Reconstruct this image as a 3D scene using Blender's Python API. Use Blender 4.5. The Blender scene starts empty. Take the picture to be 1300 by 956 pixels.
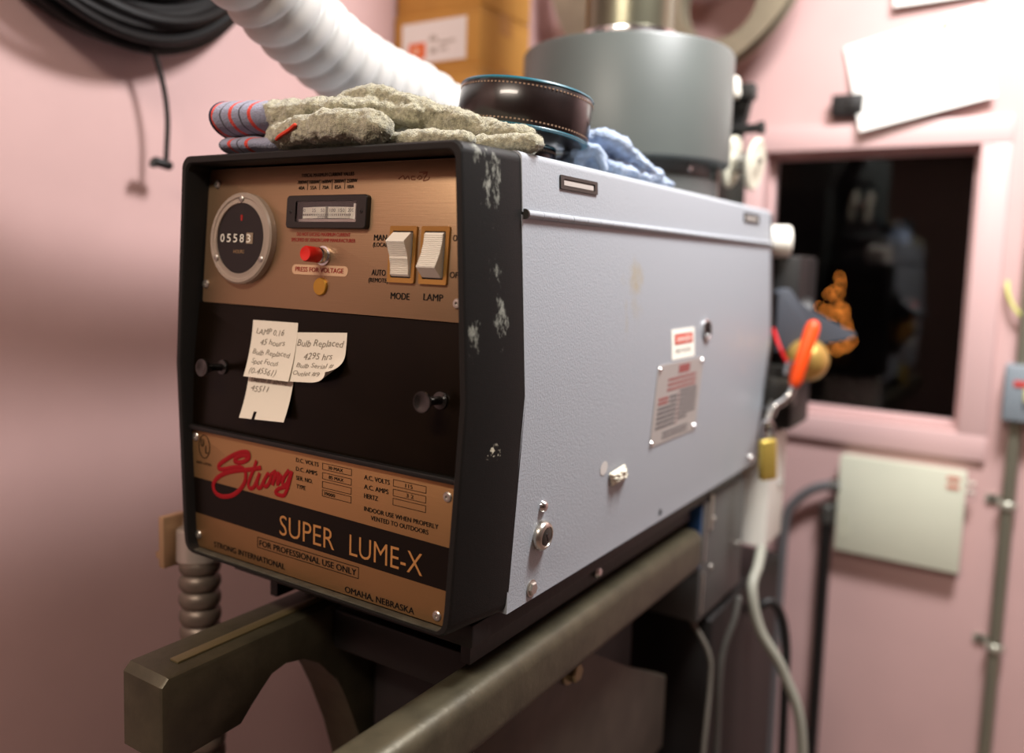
import bpy, bmesh, math, random
from mathutils import Vector, Matrix, Euler, noise
random.seed(7)
PI = math.pi
scn = bpy.context.scene
COL = scn.collection

# ------------------------------------------------------------------ materials
def lin(c):
    return tuple(((v/255)/12.92 if v/255 <= .04045 else ((v/255+.055)/1.055)**2.4) for v in c)
MATS = {}
def mat(name, rgb, rough=.5, metal=0., bump=0., bscale=200., var=0., vscale=8., trans=0., emit=None, coat=0., spec=None, sheen=0., ior=1.45):
    if name in MATS: return MATS[name]
    m = bpy.data.materials.new(name); m.use_nodes = True
    nt = m.node_tree; b = nt.nodes['Principled BSDF']; N = nt.nodes.new; L = nt.links.new
    c = lin(rgb)
    b.inputs['Base Color'].default_value = (*c, 1)
    b.inputs['Roughness'].default_value = rough
    b.inputs['Metallic'].default_value = metal
    b.inputs['Transmission Weight'].default_value = trans
    b.inputs['Coat Weight'].default_value = coat
    b.inputs['IOR'].default_value = ior
    b.inputs['Sheen Weight'].default_value = sheen
    if spec is not None: b.inputs['Specular IOR Level'].default_value = spec
    if emit:
        b.inputs['Emission Color'].default_value = (*lin(emit[0]), 1)
        b.inputs['Emission Strength'].default_value = emit[1]
    tc = None
    if bump or var:
        tc = N('ShaderNodeTexCoord')
    if bump:
        n = N('ShaderNodeTexNoise'); n.inputs['Scale'].default_value = bscale; n.inputs['Detail'].default_value = 4
        L(tc.outputs['Object'], n.inputs['Vector'])
        bp = N('ShaderNodeBump'); bp.inputs['Strength'].default_value = bump; bp.inputs['Distance'].default_value = .002
        L(n.outputs['Fac'], bp.inputs['Height']); L(bp.outputs['Normal'], b.inputs['Normal'])
    if var:
        n = N('ShaderNodeTexNoise'); n.inputs['Scale'].default_value = vscale; n.inputs['Detail'].default_value = 6
        L(tc.outputs['Object'], n.inputs['Vector'])
        mr = N('ShaderNodeMapRange'); mr.inputs['From Min'].default_value = .3; mr.inputs['From Max'].default_value = .7
        mr.inputs['To Min'].default_value = 1-var; mr.inputs['To Max'].default_value = 1+var
        L(n.outputs['Fac'], mr.inputs['Value'])
        mx = N('ShaderNodeMix'); mx.data_type = 'RGBA'; mx.blend_type = 'MULTIPLY'; mx.inputs[0].default_value = 1
        mx.inputs[6].default_value = (*c, 1); L(mr.outputs['Result'], mx.inputs[7]); L(mx.outputs[2], b.inputs['Base Color'])
    MATS[name] = m
    return m

def stain(m, spots, rgb, nscale=60., thr=.5, soft=.08, stretch=(1, 1, 1), rough=None):
    """Scuffs / dirt with a shape of their own: soft ellipsoids (object space) broken up by noise."""
    nt = m.node_tree; b = nt.nodes['Principled BSDF']; N = nt.nodes.new; L = nt.links.new
    tc = N('ShaderNodeTexCoord'); acc = None
    for (c, r) in spots:
        s = N('ShaderNodeVectorMath'); s.operation = 'SUBTRACT'; L(tc.outputs['Object'], s.inputs[0]); s.inputs[1].default_value = c
        d = N('ShaderNodeVectorMath'); d.operation = 'DIVIDE'; L(s.outputs[0], d.inputs[0]); d.inputs[1].default_value = r
        l = N('ShaderNodeVectorMath'); l.operation = 'LENGTH'; L(d.outputs[0], l.inputs[0])
        k = N('ShaderNodeMapRange'); k.inputs['From Min'].default_value = 1; k.inputs['From Max'].default_value = 0
        L(l.outputs['Value'], k.inputs['Value'])
        if acc is None: acc = k.outputs['Result']
        else:
            a = N('ShaderNodeMath'); a.operation = 'MAXIMUM'; L(acc, a.inputs[0]); L(k.outputs['Result'], a.inputs[1]); acc = a.outputs[0]
    mp = N('ShaderNodeVectorMath'); mp.operation = 'MULTIPLY'; L(tc.outputs['Object'], mp.inputs[0]); mp.inputs[1].default_value = stretch
    n = N('ShaderNodeTexNoise'); n.inputs['Scale'].default_value = nscale; n.inputs['Detail'].default_value = 8; n.inputs['Roughness'].default_value = .7
    L(mp.outputs[0], n.inputs['Vector'])
    a = N('ShaderNodeMath'); a.operation = 'MULTIPLY'; L(acc, a.inputs[0]); a.inputs[1].default_value = .5
    a2 = N('ShaderNodeMath'); a2.operation = 'ADD'; L(a.outputs[0], a2.inputs[0])
    nz = N('ShaderNodeMath'); nz.operation = 'MULTIPLY_ADD'; L(n.outputs['Fac'], nz.inputs[0]); nz.inputs[1].default_value = 1.7; nz.inputs[2].default_value = -.35; L(nz.outputs[0], a2.inputs[1])
    k = N('ShaderNodeMapRange'); k.inputs['From Min'].default_value = thr+.35; k.inputs['From Max'].default_value = thr+.35+soft
    L(a2.outputs[0], k.inputs['Value'])
    g = N('ShaderNodeMath'); g.operation = 'GREATER_THAN'; L(acc, g.inputs[0]); g.inputs[1].default_value = .001
    k2 = N('ShaderNodeMath'); k2.operation = 'MULTIPLY'; L(k.outputs['Result'], k2.inputs[0]); L(g.outputs[0], k2.inputs[1])
    mx = N('ShaderNodeMix'); mx.data_type = 'RGBA'; L(k2.outputs[0], mx.inputs[0])
    old = b.inputs['Base Color'].links
    if old: L(old[0].from_socket, mx.inputs[6])
    else: mx.inputs[6].default_value = b.inputs['Base Color'].default_value
    mx.inputs[7].default_value = (*lin(rgb), 1)
    L(mx.outputs[2], b.inputs['Base Color'])

def brushed(name, rgb, rough, metal, axis=(1, 40, 40)):
    m = mat(name, rgb, rough, metal)
    nt = m.node_tree; b = nt.nodes['Principled BSDF']; N = nt.nodes.new; L = nt.links.new
    tc = N('ShaderNodeTexCoord'); mp = N('ShaderNodeVectorMath'); mp.operation = 'MULTIPLY'
    L(tc.outputs['Object'], mp.inputs[0]); mp.inputs[1].default_value = axis
    n = N('ShaderNodeTexNoise'); n.inputs['Scale'].default_value = 30; n.inputs['Detail'].default_value = 5
    L(mp.outputs[0], n.inputs['Vector'])
    bp = N('ShaderNodeBump'); bp.inputs['Strength'].default_value = .12; bp.inputs['Distance'].default_value = .001
    L(n.outputs['Fac'], bp.inputs['Height']); L(bp.outputs['Normal'], b.inputs['Normal'])
    return m

# ------------------------------------------------------------------ object helpers
def tag(o, label=None, cat=None, group=None, kind=None):
    if label: o['label'] = label
    if cat: o['category'] = cat
    if group: o['group'] = group
    if kind: o['kind'] = kind
    return o
def thing(name, loc, label, cat, group=None):
    o = bpy.data.objects.new(name, None); COL.objects.link(o); o.location = loc; o.empty_display_size = .05
    return tag(o, label, cat, group)
ORG = {}
def root_of(o):
    while o.parent: o = o.parent
    return o
def obj(name, bm, m, parent=None, smooth=35, org=None, label=None):
    """One mesh object; the bmesh is in world space, the origin goes to the root's place."""
    me = bpy.data.meshes.new(name)
    bmesh.ops.recalc_face_normals(bm, faces=bm.faces)
    if parent is not None: org = root_of(parent).location.copy()
    elif org is None:
        lo = [min(v.co[i] for v in bm.verts) for i in range(3)]; hi = [max(v.co[i] for v in bm.verts) for i in range(3)]
        org = Vector(((lo[0]+hi[0])/2, (lo[1]+hi[1])/2, lo[2]))
    org = Vector(org)
    bmesh.ops.translate(bm, vec=-org, verts=bm.verts)
    if smooth:
        for f in bm.faces: f.smooth = True
        for e in bm.edges:
            if len(e.link_faces) == 2 and e.calc_face_angle(0) > math.radians(smooth): e.smooth = False
    bm.to_mesh(me); bm.free()
    for mm in (m if isinstance(m, (list, tuple)) else [m]): me.materials.append(mm)
    o = bpy.data.objects.new(name, me); COL.objects.link(o)
    if parent is not None:
        o.parent = parent
        if parent is root_of(parent) and parent.type != 'EMPTY': pass
    else: o.location = org
    if label: o['label'] = label
    return o
def newbm(): return bmesh.new()
def xf(bm, verts, M):
    if M is not None: bmesh.ops.transform(bm, matrix=M, verts=verts)
def add_box(bm, c, s, M=None, bev=0., seg=2, mi=0):
    b2 = bmesh.new()
    bmesh.ops.create_cube(b2, size=1.)
    for v in b2.verts: v.co = Vector((v.co.x*s[0]+c[0], v.co.y*s[1]+c[1], v.co.z*s[2]+c[2]))
    if bev: bmesh.ops.bevel(b2, geom=list(b2.edges), offset=bev, segments=seg, profile=.5, affect='EDGES')
    return merge(bm, b2, M, mi)
def merge(bm, b2, M=None, mi=0):
    vm = {}
    for v in b2.verts: vm[v] = bm.verts.new(M @ v.co if M is not None else v.co)
    fs = []
    for f in b2.faces:
        try:
            nf = bm.faces.new([vm[v] for v in f.verts]); nf.material_index = mi if mi else f.material_index; fs.append(nf)
        except ValueError: pass
    b2.free()
    return fs
def frame_z(p0, p1):
    d = (Vector(p1)-Vector(p0)); L = d.length
    return Matrix.Translation(Vector(p0)) @ d.to_track_quat('Z', 'Y').to_matrix().to_4x4(), L
def add_lathe(bm, prof, M=None, n=32, cap=True, mi=0):
    """prof: (r, h) list about local z."""
    b2 = bmesh.new(); rings = []
    for r, h in prof:
        if r < 1e-6: rings.append([b2.verts.new((0, 0, h))])
        else: rings.append([b2.verts.new((r*math.cos(2*PI*k/n), r*math.sin(2*PI*k/n), h)) for k in range(n)])
    for a, b in zip(rings, rings[1:]):
        for k in range(n):
            k2 = (k+1) % n
            if len(a) == 1 and len(b) == 1: continue
            if len(a) == 1: b2.faces.new((a[0], b[k], b[k2]))
            elif len(b) == 1: b2.faces.new((a[k], a[k2], b[0]))
            else: b2.faces.new((a[k], a[k2], b[k2], b[k]))
    if cap:
        if len(rings[0]) > 1: b2.faces.new(list(reversed(rings[0])))
        if len(rings[-1]) > 1: b2.faces.new(rings[-1])
    return merge(bm, b2, M, mi)
def add_cyl(bm, p0, p1, r, n=24, bev=0., mi=0, r1=None):
    M, L = frame_z(p0, p1); r1 = r if r1 is None else r1
    prof = [(r, 0), (r1, L)] if not bev else [(r-bev, 0), (r, bev), (r1, L-bev), (r1-bev, L)]
    return add_lathe(bm, prof, M, n, True, mi)
def spline(pts, n=8):
    P = [Vector(p) for p in pts]
    if len(P) < 3: return P
    Q = [2*P[0]-P[1]] + P + [2*P[-1]-P[-2]]; out = []
    for i in range(1, len(Q)-2):
        for k in range(n):
            t = k/n; a, b, c, d = Q[i-1], Q[i], Q[i+1], Q[i+2]
            out.append(.5*((2*b)+(c-a)*t+(2*a-5*b+4*c-d)*t*t+(3*b-a-3*c+d)*t**3))
    out.append(P[-1]); return out
def add_tube(bm, pts, r, n=12, rz=None, up=None, caps='flat', closed=False, mi=0):
    """Tube along pts; r scalar or list (width), rz optional second radius (thickness along up)."""
    P = [Vector(p) for p in pts]; m = len(P)
    R = [r]*m if not isinstance(r, (list, tuple)) else list(r)
    Z = R if rz is None else ([rz]*m if not isinstance(rz, (list, tuple)) else list(rz))
    T = []
    for i in range(m):
        if closed: t = P[(i+1) % m]-P[i-1]
        else: t = P[min(i+1, m-1)]-P[max(i-1, 0)]
        T.append(t.normalized() if t.length > 1e-9 else Vector((0, 0, 1)))
    rings = []
    u = Vector(up) if up is not None else (Vector((0, 0, 1)) if abs(T[0].z) < .9 else Vector((1, 0, 0)))
    b2 = bmesh.new()
    def ring(c, t, uu, a, b):
        s = t.cross(uu).normalized()
        return [b2.verts.new(c + s*a*math.cos(2*PI*k/n) + uu*b*math.sin(2*PI*k/n)) for k in range(n)]
    frames = []
    for i in range(m):
        if up is not None: u = Vector(up)
        u = (u - T[i]*u.dot(T[i]))
        u = u.normalized() if u.length > 1e-6 else T[i].orthogonal().normalized()
        frames.append(u.copy())
    if caps == 'round' and not closed:
        for a in (85, 60, 30):
            k = math.cos(math.radians(a)); s = math.sin(math.radians(a))
            rings.append(ring(P[0]-T[0]*s*min(R[0], Z[0]), T[0], frames[0], R[0]*k, Z[0]*k))
    for i in range(m): rings.append(ring(P[i], T[i], frames[i], R[i], Z[i]))
    if caps == 'round' and not closed:
        for a in (30, 60, 85):
            k = math.cos(math.radians(a)); s = math.sin(math.radians(a))
            rings.append(ring(P[-1]+T[-1]*s*min(R[-1], Z[-1]), T[-1], frames[-1], R[-1]*k, Z[-1]*k))
    seq = list(zip(rings, rings[1:]))
    if closed: seq.append((rings[-1], rings[0]))
    for a, b in seq:
        for k in range(n): b2.faces.new((a[k], a[(k+1) % n], b[(k+1) % n], b[k]))
    if not closed and caps:
        b2.faces.new(list(reversed(rings[0]))); b2.faces.new(rings[-1])
    return merge(bm, b2, None, mi)
def add_prism(bm, poly, h0, h1, M=None, bev=0., mi=0):
    """poly in local xy, extruded along local z from h0 to h1."""
    b2 = bmesh.new()
    a = [b2.verts.new((x, y, h0)) for x, y in poly]; b = [b2.verts.new((x, y, h1)) for x, y in poly]; n = len(poly)
    b2.faces.new(list(reversed(a))); top = b2.faces.new(b)
    for k in range(n): b2.faces.new((a[k], a[(k+1) % n], b[(k+1) % n], b[k]))
    if bev: bmesh.ops.bevel(b2, geom=list(top.edges), offset=bev, segments=2, profile=.5, affect='EDGES')
    return merge(bm, b2, M, mi)
def rrect(x0, y0, x1, y1, r, n=5):
    out = []
    for cx, cy, a0 in ((x1-r, y1-r, 0), (x0+r, y1-r, 90), (x0+r, y0+r, 180), (x1-r, y0+r, 270)):
        for k in range(n+1):
            a = math.radians(a0+90*k/n); out.append((cx+r*math.cos(a), cy+r*math.sin(a)))
    return out
def add_loft(bm, loops, closed_ends=(True, True), mi=0):
    V = [[bm.verts.new(p) for p in l] for l in loops]; n = len(V[0])
    for a, b in zip(V, V[1:]):
        for k in range(n):
            f = bm.faces.new((a[k], a[(k+1) % n], b[(k+1) % n], b[k])); f.material_index = mi
    if closed_ends[0]: bm.faces.new(list(reversed(V[0]))).material_index = mi
    if closed_ends[1]: bm.faces.new(V[-1]).material_index = mi
def curve_mesh(cu):
    o = bpy.data.objects.new('tmp', cu); COL.objects.link(o)
    dg = bpy.context.evaluated_depsgraph_get(); dg.update()
    me = bpy.data.meshes.new_from_object(o.evaluated_get(dg)); bpy.data.objects.remove(o); bpy.data.curves.remove(cu)
    b = bmesh.new(); b.from_mesh(me); bpy.data.meshes.remove(me); return b
def text_bm(s, shear=0., bold=0.):
    cu = bpy.data.curves.new('t', 'FONT'); cu.body = s; cu.size = 1; cu.shear = shear; cu.resolution_u = 3; cu.offset = bold
    return curve_mesh(cu)
def add_text(bm, s, x0, y0, w, h, M, off=.0004, shear=0., bold=0., rot=0., mi=0):
    """Flat print: text s with lower-left (x0,y0), width w and letter height h in the local plane of M."""
    if bold > 0:    # heavier strokes: print twice with a hair's shift
        add_text(bm, s, x0+h*.07, y0, w-h*.07, h, M, off+.00004, shear, 0., rot, mi); w -= h*.07
    b2 = text_bm(s, shear, min(bold, 0))
    if not b2.verts: b2.free(); return
    xs = [v.co.x for v in b2.verts]; ys = [v.co.y for v in b2.verts]
    ymax = max(ys); sx = w/(max(xs)-min(xs)); sy = h/ymax; x_ = min(xs)
    c, sn = math.cos(rot), math.sin(rot)
    for v in b2.verts:
        a, b = (v.co.x-x_)*sx, v.co.y*sy
        v.co = Vector((x0+a*c-b*sn, y0+a*sn+b*c, off))
    merge(bm, b2, M, mi)
def add_stroke(bm, pts, w, M, off=.0004, n=6, thick=.15):
    P = spline([(p[0], p[1], off) for p in pts], n)
    b2 = bmesh.new(); add_tube(b2, P, w/2, 8, rz=w/2*thick, up=(0, 0, 1), caps='round'); merge(bm, b2, M)
def add_outline(bm, x0, y0, x1, y1, w, M, off=.0004):
    for a in ((x0, y0, x1, y0+w), (x0, y1-w, x1, y1), (x0, y0+w, x0+w, y1-w), (x1-w, y0+w, x1, y1-w)):
        add_prism(bm, [(a[0], a[1]), (a[2], a[1]), (a[2], a[3]), (a[0], a[3])], off*.6, off, M)
def blob(name, parts, m, parent=None, voxel=.0025, smooth_it=4, disp=.002, dscale=.012, org=None, disp2=0, d2scale=.004, fibres=0):
    """Soft goods: overlapping tubes fused into one skin, smoothed and roughened."""
    b = bmesh.new()
    for pts, rw, rz in parts:
        k = 6
        P = spline(pts, k)
        def ex(r):
            if not isinstance(r, (list, tuple)): return r
            q = spline([(a, 0, 0) for a in r], k) if len(r) > 2 else [Vector((a, 0, 0)) for a in r]
            return [max(.002, v.x) for v in q]
        add_tube(b, P, ex(rw), 14, rz=ex(rz), up=(0, 0, 1), caps='round')
    bmesh.ops.recalc_face_normals(b, faces=b.faces)
    me = bpy.data.meshes.new('tmp'); b.to_mesh(me); b.free()
    o = bpy.data.objects.new('tmp', me); COL.objects.link(o)
    rm = o.modifiers.new('r', 'REMESH'); rm.mode = 'VOXEL'; rm.voxel_size = voxel
    sm = o.modifiers.new('s', 'SMOOTH'); sm.iterations = smooth_it; sm.factor = .5
    dg = bpy.context.evaluated_depsgraph_get(); dg.update()
    m2 = bpy.data.meshes.new_from_object(o.evaluated_get(dg)); bpy.data.objects.remove(o)
    b = bmesh.new(); b.from_mesh(m2); b.normal_update()
    for v in b.verts:
        d = noise.fractal(v.co/dscale, 1., 2., 3)*disp
        if disp2: d += noise.noise(v.co/d2scale)*disp2
        v.co += v.normal*d
    if fibres:
        b.faces.ensure_lookup_table(); rn = random.Random(5); nf = len(b.faces); base = list(b.faces)
        for k in range(fibres):
            f = base[rn.randrange(nf)]; n = f.normal.copy(); c = f.calc_center_median()
            t = n.orthogonal().normalized(); t.rotate(Matrix.Rotation(rn.uniform(0, 6.28), 3, n))
            w = t.cross(n)*.00022; tip = c+n*rn.uniform(.0008, .0030)+t*rn.uniform(-.0022, .0022)
            b.faces.new((b.verts.new(c-w), b.verts.new(c+w), b.verts.new(tip)))
    return obj(name, b, m, parent, smooth=180, org=org)

def basis(o, ex, ey, ez):
    M = Matrix.Identity(4)
    for i, v in enumerate((ex, ey, ez)):
        for k in range(3): M[k][i] = v[k]
    for k in range(3): M[k][3] = o[k]
    return M
# frame of the sloping upper fascia (x right, s up, h out) and of the lower plate
us = Vector((0, .021, .307)).normalized()
U = basis((0, .012, 1.2), (1, 0, 0), us, Vector((1, 0, 0)).cross(us))
LP = basis((0, .012, 0), (1, 0, 0), (0, 0, 1), (0, -1, 0))
# frames of the side facets (local x = world Y, local y up the facet, h out)
def side(y, z, h=0.):
    if z >= 1.279: a, za, b, zb = .2248, 1.279, .2104, 1.52
    elif z >= 1.078: a, za, b, zb = .2116, 1.078, .2248, 1.279
    else: a, za, b, zb = .2116, 1.05, .2116, 1.078
    t = (z-za)/(zb-za); x = a+(b-a)*t
    up = Vector((b-a, 0, zb-za)).normalized(); n = Vector((0, 1, 0)).cross(up)
    return basis(Vector((x, y, z))+n*h, (0, 1, 0), up, n)
def wallM(x, z, y=1.55):   # back wall frame
    return basis((x, y, z), (1, 0, 0), (0, 0, 1), (0, -1, 0))

# ------------------------------------------------------------------ palette
pink = mat('pink_wall_paint', (200, 165, 162), .55, bump=.08, bscale=90, var=.04, vscale=5)
pink_trim = mat('pink_gloss_trim', (207, 174, 172), .4, bump=.05, bscale=60)
dark_wall = mat('booth_dark_paint', (96, 76, 70), .7)
ceil_m = mat('ceiling_white', (190, 180, 172), .8, bump=.1, bscale=40)
floor_m = mat('brown_floor_vinyl', (118, 98, 90), .55, var=.2, vscale=6)
black = mat('black_crackle_paint', (27, 26, 25), .5, bump=.15, bscale=900, spec=.25)
stain(black, [((.212, .04, .44), (.03, .022, .065)), ((.2, .02, .46), (.03, .012, .03)), ((.215, .045, .35), (.03, .018, .022)), ((.217, .05, .31), (.03, .015, .045)), ((.216, .012, .29), (.03, .012, .04))],
      (150, 152, 142), 110, .45, .28, (1, 1, .6))
stain(black, [((.2, .045, .178), (.03, .016, .016))], (205, 200, 178), 90, .38, .06)
black_in = mat('black_inner_paint', (10, 9, 8), .5, spec=.3)
door_m = mat('dark_brown_door_enamel', (14, 8, 3), .26, var=.25, vscale=14, spec=.16)
ledge_m = mat('dusty_black_ledge', (70, 68, 58), .6, var=.35, vscale=60)
grey = mat('light_grey_hammered_paint', (157, 163, 169), .42, bump=.22, bscale=420)
stain(grey, [((.218, .35, .335), (.05, .045, .06)), ((.218, .32, .30), (.05, .012, .05))], (158, 152, 136), 22, .36, .40)
stain(grey, [((.214, .77, .25), (.05, .03, .05)), ((.214, .80, .19), (.05, .04, .03))], (176, 168, 165), 22, .45, .35)
gold = brushed('brushed_bronze_anodised', (160, 130, 100), .42, .75)
gold2 = brushed('brushed_gold_plate', (168, 128, 86), .40, .75)
blackband = mat('black_band_ink', (15, 9, 5), .4, spec=.2)
ink = mat('black_print', (12, 8, 6), .7, spec=.2)
redink = mat('red_print', (140, 28, 20), .6)
logored = mat('red_script_paint', (140, 4, 16), .5, spec=.3)
goldprint = mat('gold_print', (196, 142, 84), .45, .5)
chrome = mat('chrome', (215, 215, 215), .18, 1.)
steel = mat('zinc_steel', (180, 176, 168), .35, .9, bump=.1, bscale=150)
darksteel = mat('dark_steel', (70, 68, 64), .4, .7)
brass = mat('brass', (206, 168, 92), .34, .6)
brassf = mat('brass_switch_frame', (172, 132, 72), .38, .85)
white_p = mat('ivory_plastic', (226, 220, 208), .35)
red_p = mat('red_plastic', (205, 32, 22), .35)
clear = mat('clear_acrylic', (225, 220, 214), .12, trans=.75, ior=1.3)
glass = mat('clear_glass', (255, 255, 255), .0, trans=1., ior=1.45)
dialblack = mat('dial_black', (16, 13, 11), .35)
digit_w = mat('digit_white', (225, 220, 205), .6)
cream_d = mat('cream_print', (150, 118, 84), .6)
paper_n = mat('cream_note_paper', (222, 214, 198), .8)
pencil = mat('pencil_grey', (122, 112, 98), .8)
white_paper = mat('white_paper', (243, 242, 236), .8)
tan_m = mat('carton_board', (196, 142, 66), .75, bump=.1, bscale=120, var=.08, vscale=12)
tape_m = mat('carton_tape', (176, 120, 50), .45)
dkgrey = mat('dark_grey_enamel', (78, 80, 78), .45, bump=.05, bscale=200)
drum_m = mat('grey_drum_enamel', (82, 87, 84), .42, var=.05, vscale=10)
pipe_m = mat('dull_galvanised_pipe', (118, 116, 98), .3, .85)
rail_m = mat('worn_olive_casting', (72, 67, 52), .42, .35, bump=.2, bscale=120, var=.25, vscale=25)
casting = mat('black_casting', (16, 14, 13), .5, bump=.2, bscale=80)
gusset_m = mat('grey_brown_casting', (70, 63, 54), .5, .2, var=.2, vscale=20)
rubber = mat('black_rubber', (22, 20, 19), .5)
hose_w = mat('white_ribbed_duct', (196, 194, 190), .5)
beige_e = mat('pale_green_grey_enamel', (205, 207, 188), .45, var=.04, vscale=6)
boxgrey = mat('blue_grey_enamel', (128, 138, 146), .4)

# ------------------------------------------------------------------ room shell
X0, X1, Y0, Y1, ZC = -.62, 2.3, -2.3, 1.55, 2.75
def struct(name, bm, m, parent=None):
    o = obj(name, bm, m, parent)
    if parent is None: o['kind'] = 'structure'
    return o
bm = newbm(); add_box(bm, ((X0+X1)/2, (Y0+Y1)/2, -.05), (X1-X0+.4, Y1-Y0+.4, .1)); struct('floor', bm, floor_m)
bm = newbm(); add_box(bm, ((X0+X1)/2, (Y0+Y1)/2, ZC+.05), (X1-X0+.4, Y1-Y0+.4, .1)); struct('ceiling', bm, ceil_m)
bm = newbm(); add_box(bm, (X0-.05, (Y0+Y1)/2, ZC/2), (.1, Y1-Y0, ZC)); struct('wall_left', bm, pink)
bm = newbm(); add_box(bm, (X1+.05, (Y0+Y1)/2, ZC/2), (.1, Y1-Y0, ZC)); struct('wall_right', bm, dark_wall)
bm = newbm(); add_box(bm, ((X0+X1)/2, Y0-.05, ZC/2), (X1-X0+.2, .1, ZC)); struct('wall_front', bm, dark_wall)
# back wall with the port opening
WX0, WX1, WZ0, WZ1 = .020, .497, 1.060, 1.704
bm = newbm()
T = .12
for (a, b, c, d) in ((X0-.1, WX0, 0, ZC), (WX1, X1+.1, 0, ZC), (WX0, WX1, 0, WZ0), (WX0, WX1, WZ1, ZC)):
    add_box(bm, ((a+b)/2, Y1+T/2, (c+d)/2), (b-a, T, d-c))
struct('wall_back', bm, pink)
# window: casing boards, stop frame, pane
bm = newbm()
def ringbox(bm, x0, x1, z0, z1, w, y0, y1, bev=.003):
    for (a, b, c, d) in ((x0, x1, z1-w, z1), (x0, x1, z0, z0+w), (x0, x0+w, z0+w, z1-w), (x1-w, x1, z0+w, z1-w)):
        add_box(bm, ((a+b)/2, (y0+y1)/2, (c+d)/2), (b-a, y1-y0, d-c), bev=bev)
ringbox(bm, WX0-.001, WX1+.001, WZ0-.001, WZ1+.001, .012, Y1+.045, Y1+.075)
w = struct('window_1', bm, pink_trim)
bm = newbm(); add_box(bm, ((WX0+WX1)/2, Y1+.06, (WZ0+WZ1)/2), (WX1-WX0-.02, .005, WZ1-WZ0-.02)); obj('window_glass', bm, glass, w)
bm = newbm(); ringbox(bm, WX0-.062, WX1+.062, WZ0-.068, WZ1+.062, .06, Y1-.014, Y1+.001); struct('trim_1', bm, pink_trim)
bm = newbm(); add_box(bm, (.62+.05, Y1-.008, 2.0), (.06, .016, 1.3), bev=.003); struct('trim_2', bm, pink_trim)
# dark auditorium beyond the port
bm = newbm(); add_box(bm, (-.6, 9.1, 1.2), (9, .1, 5)); struct('wall_auditorium', bm, mat('auditorium_black', (18, 12, 11), .9))
bm = newbm(); add_box(bm, (-.6, 5.3, -.55), (9, 7.2, .1)); struct('floor_auditorium', bm, mat('auditorium_carpet', (22, 13, 12), .95))

# lit tree far beyond the glass
tr = thing('lit_tree', (-.83, 6.75, -.5), 'small tree of orange fairy lights glowing in the dark beyond the glass', 'tree')
bm = newbm()
for k in range(9):
    z0 = .0+.0; zz = -.35+k*.2; rr = .30*(1-k/9.)+.02
    add_lathe(bm, [(rr*.35, zz+.16), (rr, zz), (rr*.3, zz+.03)], Matrix.Translation((-.83, 6.75, 0)), 18)
obj('foliage', bm, mat('dark_fir_green', (10, 16, 9), .9), tr)
bm = newbm(); add_cyl(bm, (-.83, 6.75, -.5), (-.83, 6.75, 1.3), .02); obj('trunk', bm, mat('fir_bark', (30, 20, 14), .9), tr)
bulb_m = mat('fairy_light_glow', (255, 150, 50), .4, emit=((255, 150, 62), 4.2))
first = None
fl = [(0, 1.368), (.010, 1.315), (-.035, 1.255), (-.075, 1.225), (-.005, 1.235), (-.13, 1.115), (-.085, 1.09), (-.02, 1.14), (.035, 1.125), (.055, 1.10), (-.045, 1.055), (.015, 1.05), (.06, 1.055),
      (.075, .985), (.10, .935), (.13, .845), (.055, .80), (-.01, .785), (.095, .80), (.02, .76), (-.12, .96), (-.06, .90)]
for k, (dx, z) in enumerate(fl):
    p = Vector((-.815+dx*.97, 6.62+dx*.2+.03*math.sin(k*2.1), z))
    if first is None:
        bm = newbm(); bmesh.ops.create_icosphere(bm, subdivisions=2, radius=.008, matrix=Matrix.Translation(p))
        first = obj('bulb', bm, bulb_m, tr); fp = p
    else:
        c = first.copy(); COL.objects.link(c); c.parent = tr; c.location = p-fp

# ------------------------------------------------------------------ LAMPHOUSE
LH = thing('projector_lamphouse', (0, 0, 1.05), 'grey and black xenon lamphouse with bronze control panel and red script nameplate', 'lamphouse')
def prof(hwt, hwm, hwb, zt=1.52, zb=1.05, zm=1.279, rt=.012, rb=.012, inset=0., lower=None):
    """Closed (x,z) outline, right side bottom to top and round; equal count every call."""
    pts = []
    hwt -= inset; hwm -= inset; hwb -= inset; zt -= inset; zb += inset
    def arc(cx, cz, r, a0, a1, n=6): return [(cx+r*math.cos(math.radians(a0+(a1-a0)*k/n)), cz+r*math.sin(math.radians(a0+(a1-a0)*k/n))) for k in range(n+1)]
    R = arc(hwb-rb, zb+rb, rb, -90, 0)
    zl = 1.078
    R.append((lower if lower else hwb+(hwm-hwb)*(zl-zb)/(zm-zb), zl))
    R.append((hwm, zm)); R += arc(hwt-rt, zt-rt, rt, 0, 90)
    return R + [(-x, z) for x, z in reversed(R)]
def loop(p, y): return [Vector((x, y(z) if callable(y) else y, z)) for x, z in p]
D1, D2 = .0858, .9433
fr = dict(hwt=.2018, hwm=.2143, hwb=.2007)
bd = dict(hwt=.2104, hwm=.2248, hwb=.2105)
# front bezel: outer shell + rounded rim + inner walls
bm = newbm()
pin = prof(**fr, inset=.0095, zb=1.0440, rt=.009, rb=.012)
yin = lambda z: (.055 if z > 1.2 else .035)
add_loft(bm, [loop(prof(**bd), D1), loop(prof(**fr, rb=.016), .0025), loop(prof(**fr, inset=.002, rb=.015), .0), loop(prof(**fr, inset=.0075, zb=1.0460, rt=.010, rb=.014), .0), loop(pin, .0025), loop(pin, .06)], (False, False))
bz = obj('front_bezel', bm, black, LH, smooth=40, label='black painted front bezel with white scuffs')
bm = newbm(); add_box(bm, (0, .066, 1.285), (.40, .01, .45)); obj('fascia_backing', bm, black_in, LH)
bm = newbm(); add_box(bm, (0, .0068, 1.0543), (.372, .0095, .0016), bev=.0004); obj('bezel_ledge', bm, ledge_m, LH, label='dusty lower lip inside the bezel')
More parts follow.
